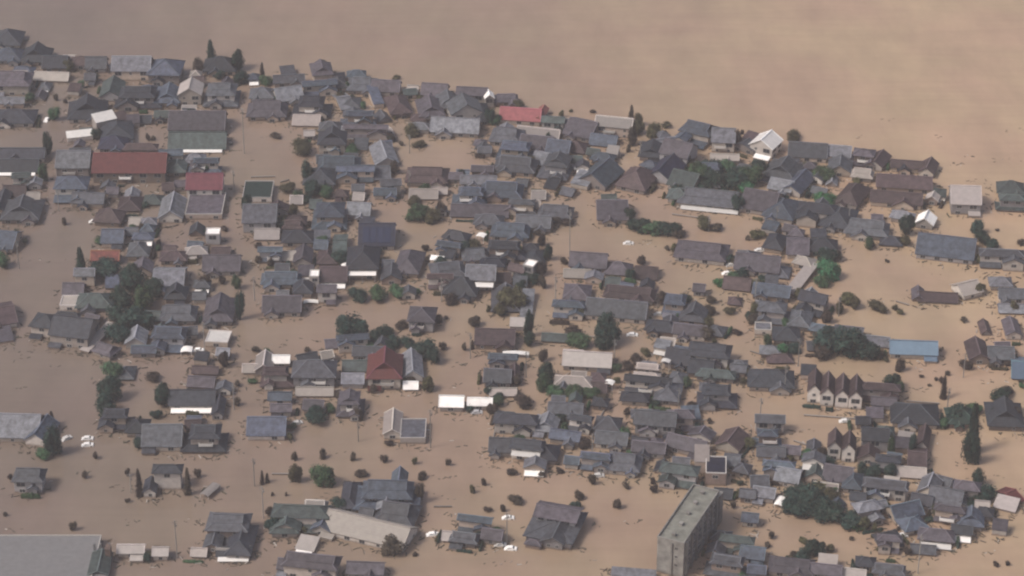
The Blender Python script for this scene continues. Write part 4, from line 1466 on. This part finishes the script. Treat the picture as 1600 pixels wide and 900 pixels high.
for f in ((137,686,0,0,None),(137,696,4,0,None),(104,686,40,0,None),(73,188,80,0,None),(147,347,6,0,None),(240,139,10,0,None),(742,192,80,0,None),(464,662,20,0,None),
    (982,381,-4,0,None),(1142,415,10,0,None),(1136,428,5,0,None),(1187,392,0,0,None),(965,693,-6,0,None),(951,718,-6,0,None),(935,744,4,0,None),(1086,654,0,0,None),(1320,659,0,0,None),(1409,838,12,0,None),
    (1578,637,4,0,None),(745,645,0,1,None),(260,185,50,0,None),(794,810,0,0,None),(798,858,-6,0,None),(782,852,0,0,None),(676,836,6,0,None),(1038,520,-5,0,None),(988,524,-5,0,None),(1030,492,0,0,None),
    (310,548,0,0,None),(42,241,0,0,None),(1490,756,70,1,None),(1070,316,10,0,None),(1128,322,0,0,None),(650,790,80,1,None),(700,460,0,0,None)):
    car(*f)
def garden_wall(px0, py0, px1, py1, h=.5):
    A = ground(px0, py0); B = ground(px1, py1); a = Vector((A[0], A[1], 0)); b = Vector((B[0], B[1], 0)); d = b-a; o = empty('garden_wall', a, math.atan2(d.y, d.x)); l = d.length
    m_ = MB(); m_.box(0, l, -.12, .12, -1.5, h); m_.build('wall_panel', M['concrete'], o); c = MB(); c.box(-.05, l+.05, -.18, .18, h+.003, h+.1); c.build('coping', M['pole'], o)
    register(o, (px0+px1)/2, (py0+py1)/2, 'low grey garden wall', 'wall', 'garden walls breaking the water', None)
for f in ((392,278,430,277),(438,286,452,282),(300,208,352,208),(860,522,930,528),(1400,472,1420,478),(678,793,706,793),(1450,858,1490,862),(1445,852,1460,864),(1256,650,1340,656),(1172,550,1226,566),(1050,336,1110,344),(780,640,770,690),(945,640,930,668),(870,660,830,662),(705,345,700,330),(580,302,594,302),(1240,690,1264,698),(1416,628,1468,632),(425,742,452,742),(340,430,366,432),(1040,840,1044,880)):
    garden_wall(*f)

# ---------------------------------------------------------------- floating debris: planks, reeds and litter caught along the walls
dr = random.Random(9); db = MB()
for fx_, fy_, hx, hy, rz_, _, _ in FOOT:
    for _ in range(int(10+hx*2.2)):
        e_ = dr.choice(((dr.uniform(-hx, hx), -hy-abs(dr.gauss(0, 1.6))), (dr.uniform(-hx, hx), -hy-abs(dr.gauss(0, 1.6))), (hx+abs(dr.gauss(0, 1.3)), dr.uniform(-hy, hy)), (-hx-abs(dr.gauss(0, 1.3)), dr.uniform(-hy, hy))))
        c, s_ = math.cos(rz_), math.sin(rz_); x, y = fx_+e_[0]*c-e_[1]*s_, fy_+e_[0]*s_+e_[1]*c; a_ = dr.uniform(0, 3.14); l = dr.uniform(.25, 1.1); k = dr.uniform(.08, .35); h_ = dr.uniform(.04, .3)
        db.bar((x-math.cos(a_)*l, y-math.sin(a_)*l, h_*.5), (x+math.cos(a_)*l, y+math.sin(a_)*l, h_*.5+dr.uniform(-.02, .2)), k, h_)
for _ in range(260):
    px, py = dr.uniform(0, 1600), dr.uniform(180, 900); x0_, y0_, _, _ = ground(px, py); a0_ = dr.uniform(-.5, .9)
    for _ in range(dr.randrange(2, 9)):
        x, y = x0_+dr.gauss(0, 2.2), y0_+dr.gauss(0, .9); a_ = a0_+dr.gauss(0, .7); l = dr.uniform(.2, .8)
        db.bar((x-math.cos(a_)*l, y-math.sin(a_)*l, .04), (x+math.cos(a_)*l, y+math.sin(a_)*l, .06), dr.uniform(.1, .4), .1)
mdeb, t, b = newmat('debris'); gi = N(t, 'ShaderNodeNewGeometry'); cr_ = N(t, 'ShaderNodeValToRGB'); t.links.new(gi.outputs['Random Per Island'], cr_.inputs[0]); t.links.new(cr_.outputs[0], b.inputs['Base Color'])
el = cr_.color_ramp.elements; el[0].color = (.045,.035,.028,1); el[1].color = (.5,.46,.42,1); e2 = el.new(.45); e2.color = (.05,.055,.035,1); e3 = el.new(.86); e3.color = (.14,.10,.075,1); b.inputs['Roughness'].default_value = .8
tag(db.build('floating_debris', mdeb), kind='stuff')
# the twin gate posts and green-grey stair tower at the bottom left
def pylon_building():
    x, y, s, a = ground(157, 892); o = empty('river_gate_tower', (x, y, 0), 0); W = 30/s
    walls('wall', o, -W/2, W/2, -5, 6, -1.5, 2.2, WM[4]); roofed(o, 'roof', 'V', -W/2, W/2, -5, 6, 2.3, 1.3, 't', .3)
    for q in (-.42, -.1, .36):
        p = MB(); p.box(W*q-.3, W*q+.3, 6.3, 7.2, -1.5, 5.2); p.build('column', M['darkconc'], o)
    p = MB(); p.box(W*.2, W*.48, 3.5, 6.1, 2, 5.4); p.build('chimney', M['wood'], o)
    register(o, 157, 868, 'gate tower', 'building', None, 'narrow green-grey building with dark columns right of the huge flat roof')
pylon_building()

# ---------------------------------------------------------------- labels
LAND = [('the steep red roof',602,580),('the temple hall',606,772),('the slab block',1080,830),('the long blue roof',1426,546),('the four attached gables',1304,608),('the long red-roofed building',206,262),
    ('the red river sheds',814,182),('the solar-panelled house',590,370),('the big round dark tree',550,513),('the dark green flat roof',404,300),('the orange-red roof',166,402),('the lone cream house',264,744),
    ('the huge flat roof',62,880),('the white gabled river house',1196,228),('the brown terraces',1412,287),('the assembly hall',868,816),('the long pale warehouse',578,828),('the near-black square roof',1118,736),
    ('the tall dark tree',950,520),('the hedged pinkish roof',918,564),('the white tilted cube',829,420),('the garden wood',1135,276),('the lower right grove',1288,792),('the left wood',210,480),
    ('the broad cream-fronted house',118,518),('the long askew blue-grey roof',1478,388),('the tall evergreen column',1516,702),('the white river gable',764,156),('the mauve hall',310,193),('the pale river hall',208,108),
    ('the white hall pair',728,630),('the tall pink-roofed building',1506,312),('the lone floating bus-like car',982,381),('the small arched white canopy',905,264),('the pale river roof',960,198),('the pale green-grey barn',26,668)]
DIRS = ['right of','upper right of','above','upper left of','left of','lower left of','below','lower right of']
ORD = ['','second ','third ','fourth ','fifth ','sixth ','seventh ','eighth ','ninth ','tenth ']
LAND = [l for l in LAND if 'bus-like' not in l[0]]
used = set()
for o, px, py, ph, cat, grp, own in THINGS:
    if own: used.add(own)
def sector(px, py, l):
    return int(round(math.degrees(math.atan2(l[2]-py, px-l[1])) / 45)) % 8
for o, px, py, ph, cat, grp, own in THINGS:
    lab = own
    if not lab:
        best = None
        for l in LAND:
            dd = math.hypot(px-l[1], (py-l[2])*1.3)
            if dd < 14 or dd > 460: continue
            sc = sector(px, py, l)
            rank = sum(1 for q in THINGS if q[3] == ph and not (q[0] is o) and not q[6] and sector(q[1], q[2], l) == sc and math.hypot(q[1]-l[1], (q[2]-l[2])*1.3) < dd)
            cost = dd + rank*70
            txt = f'{ORD[min(rank, 9)]}nearest {ph} to the {DIRS[sc]} {l[0]}'.replace('to the above', 'above').replace('to the below', 'below').replace('to the upper right of', 'up and right of').replace('to the upper left of', 'up and left of').replace('to the lower left of', 'down and left of').replace('to the lower right of', 'down and right of')
            if rank > 9 or txt in used or len(txt.replace('-', ' ').split()) > 16: continue
            if best is None or cost < best[0]: best = (cost, txt)
        lab = best[1] if best else ph
        used.add(lab)
    tag(o, lab, cat, grp)
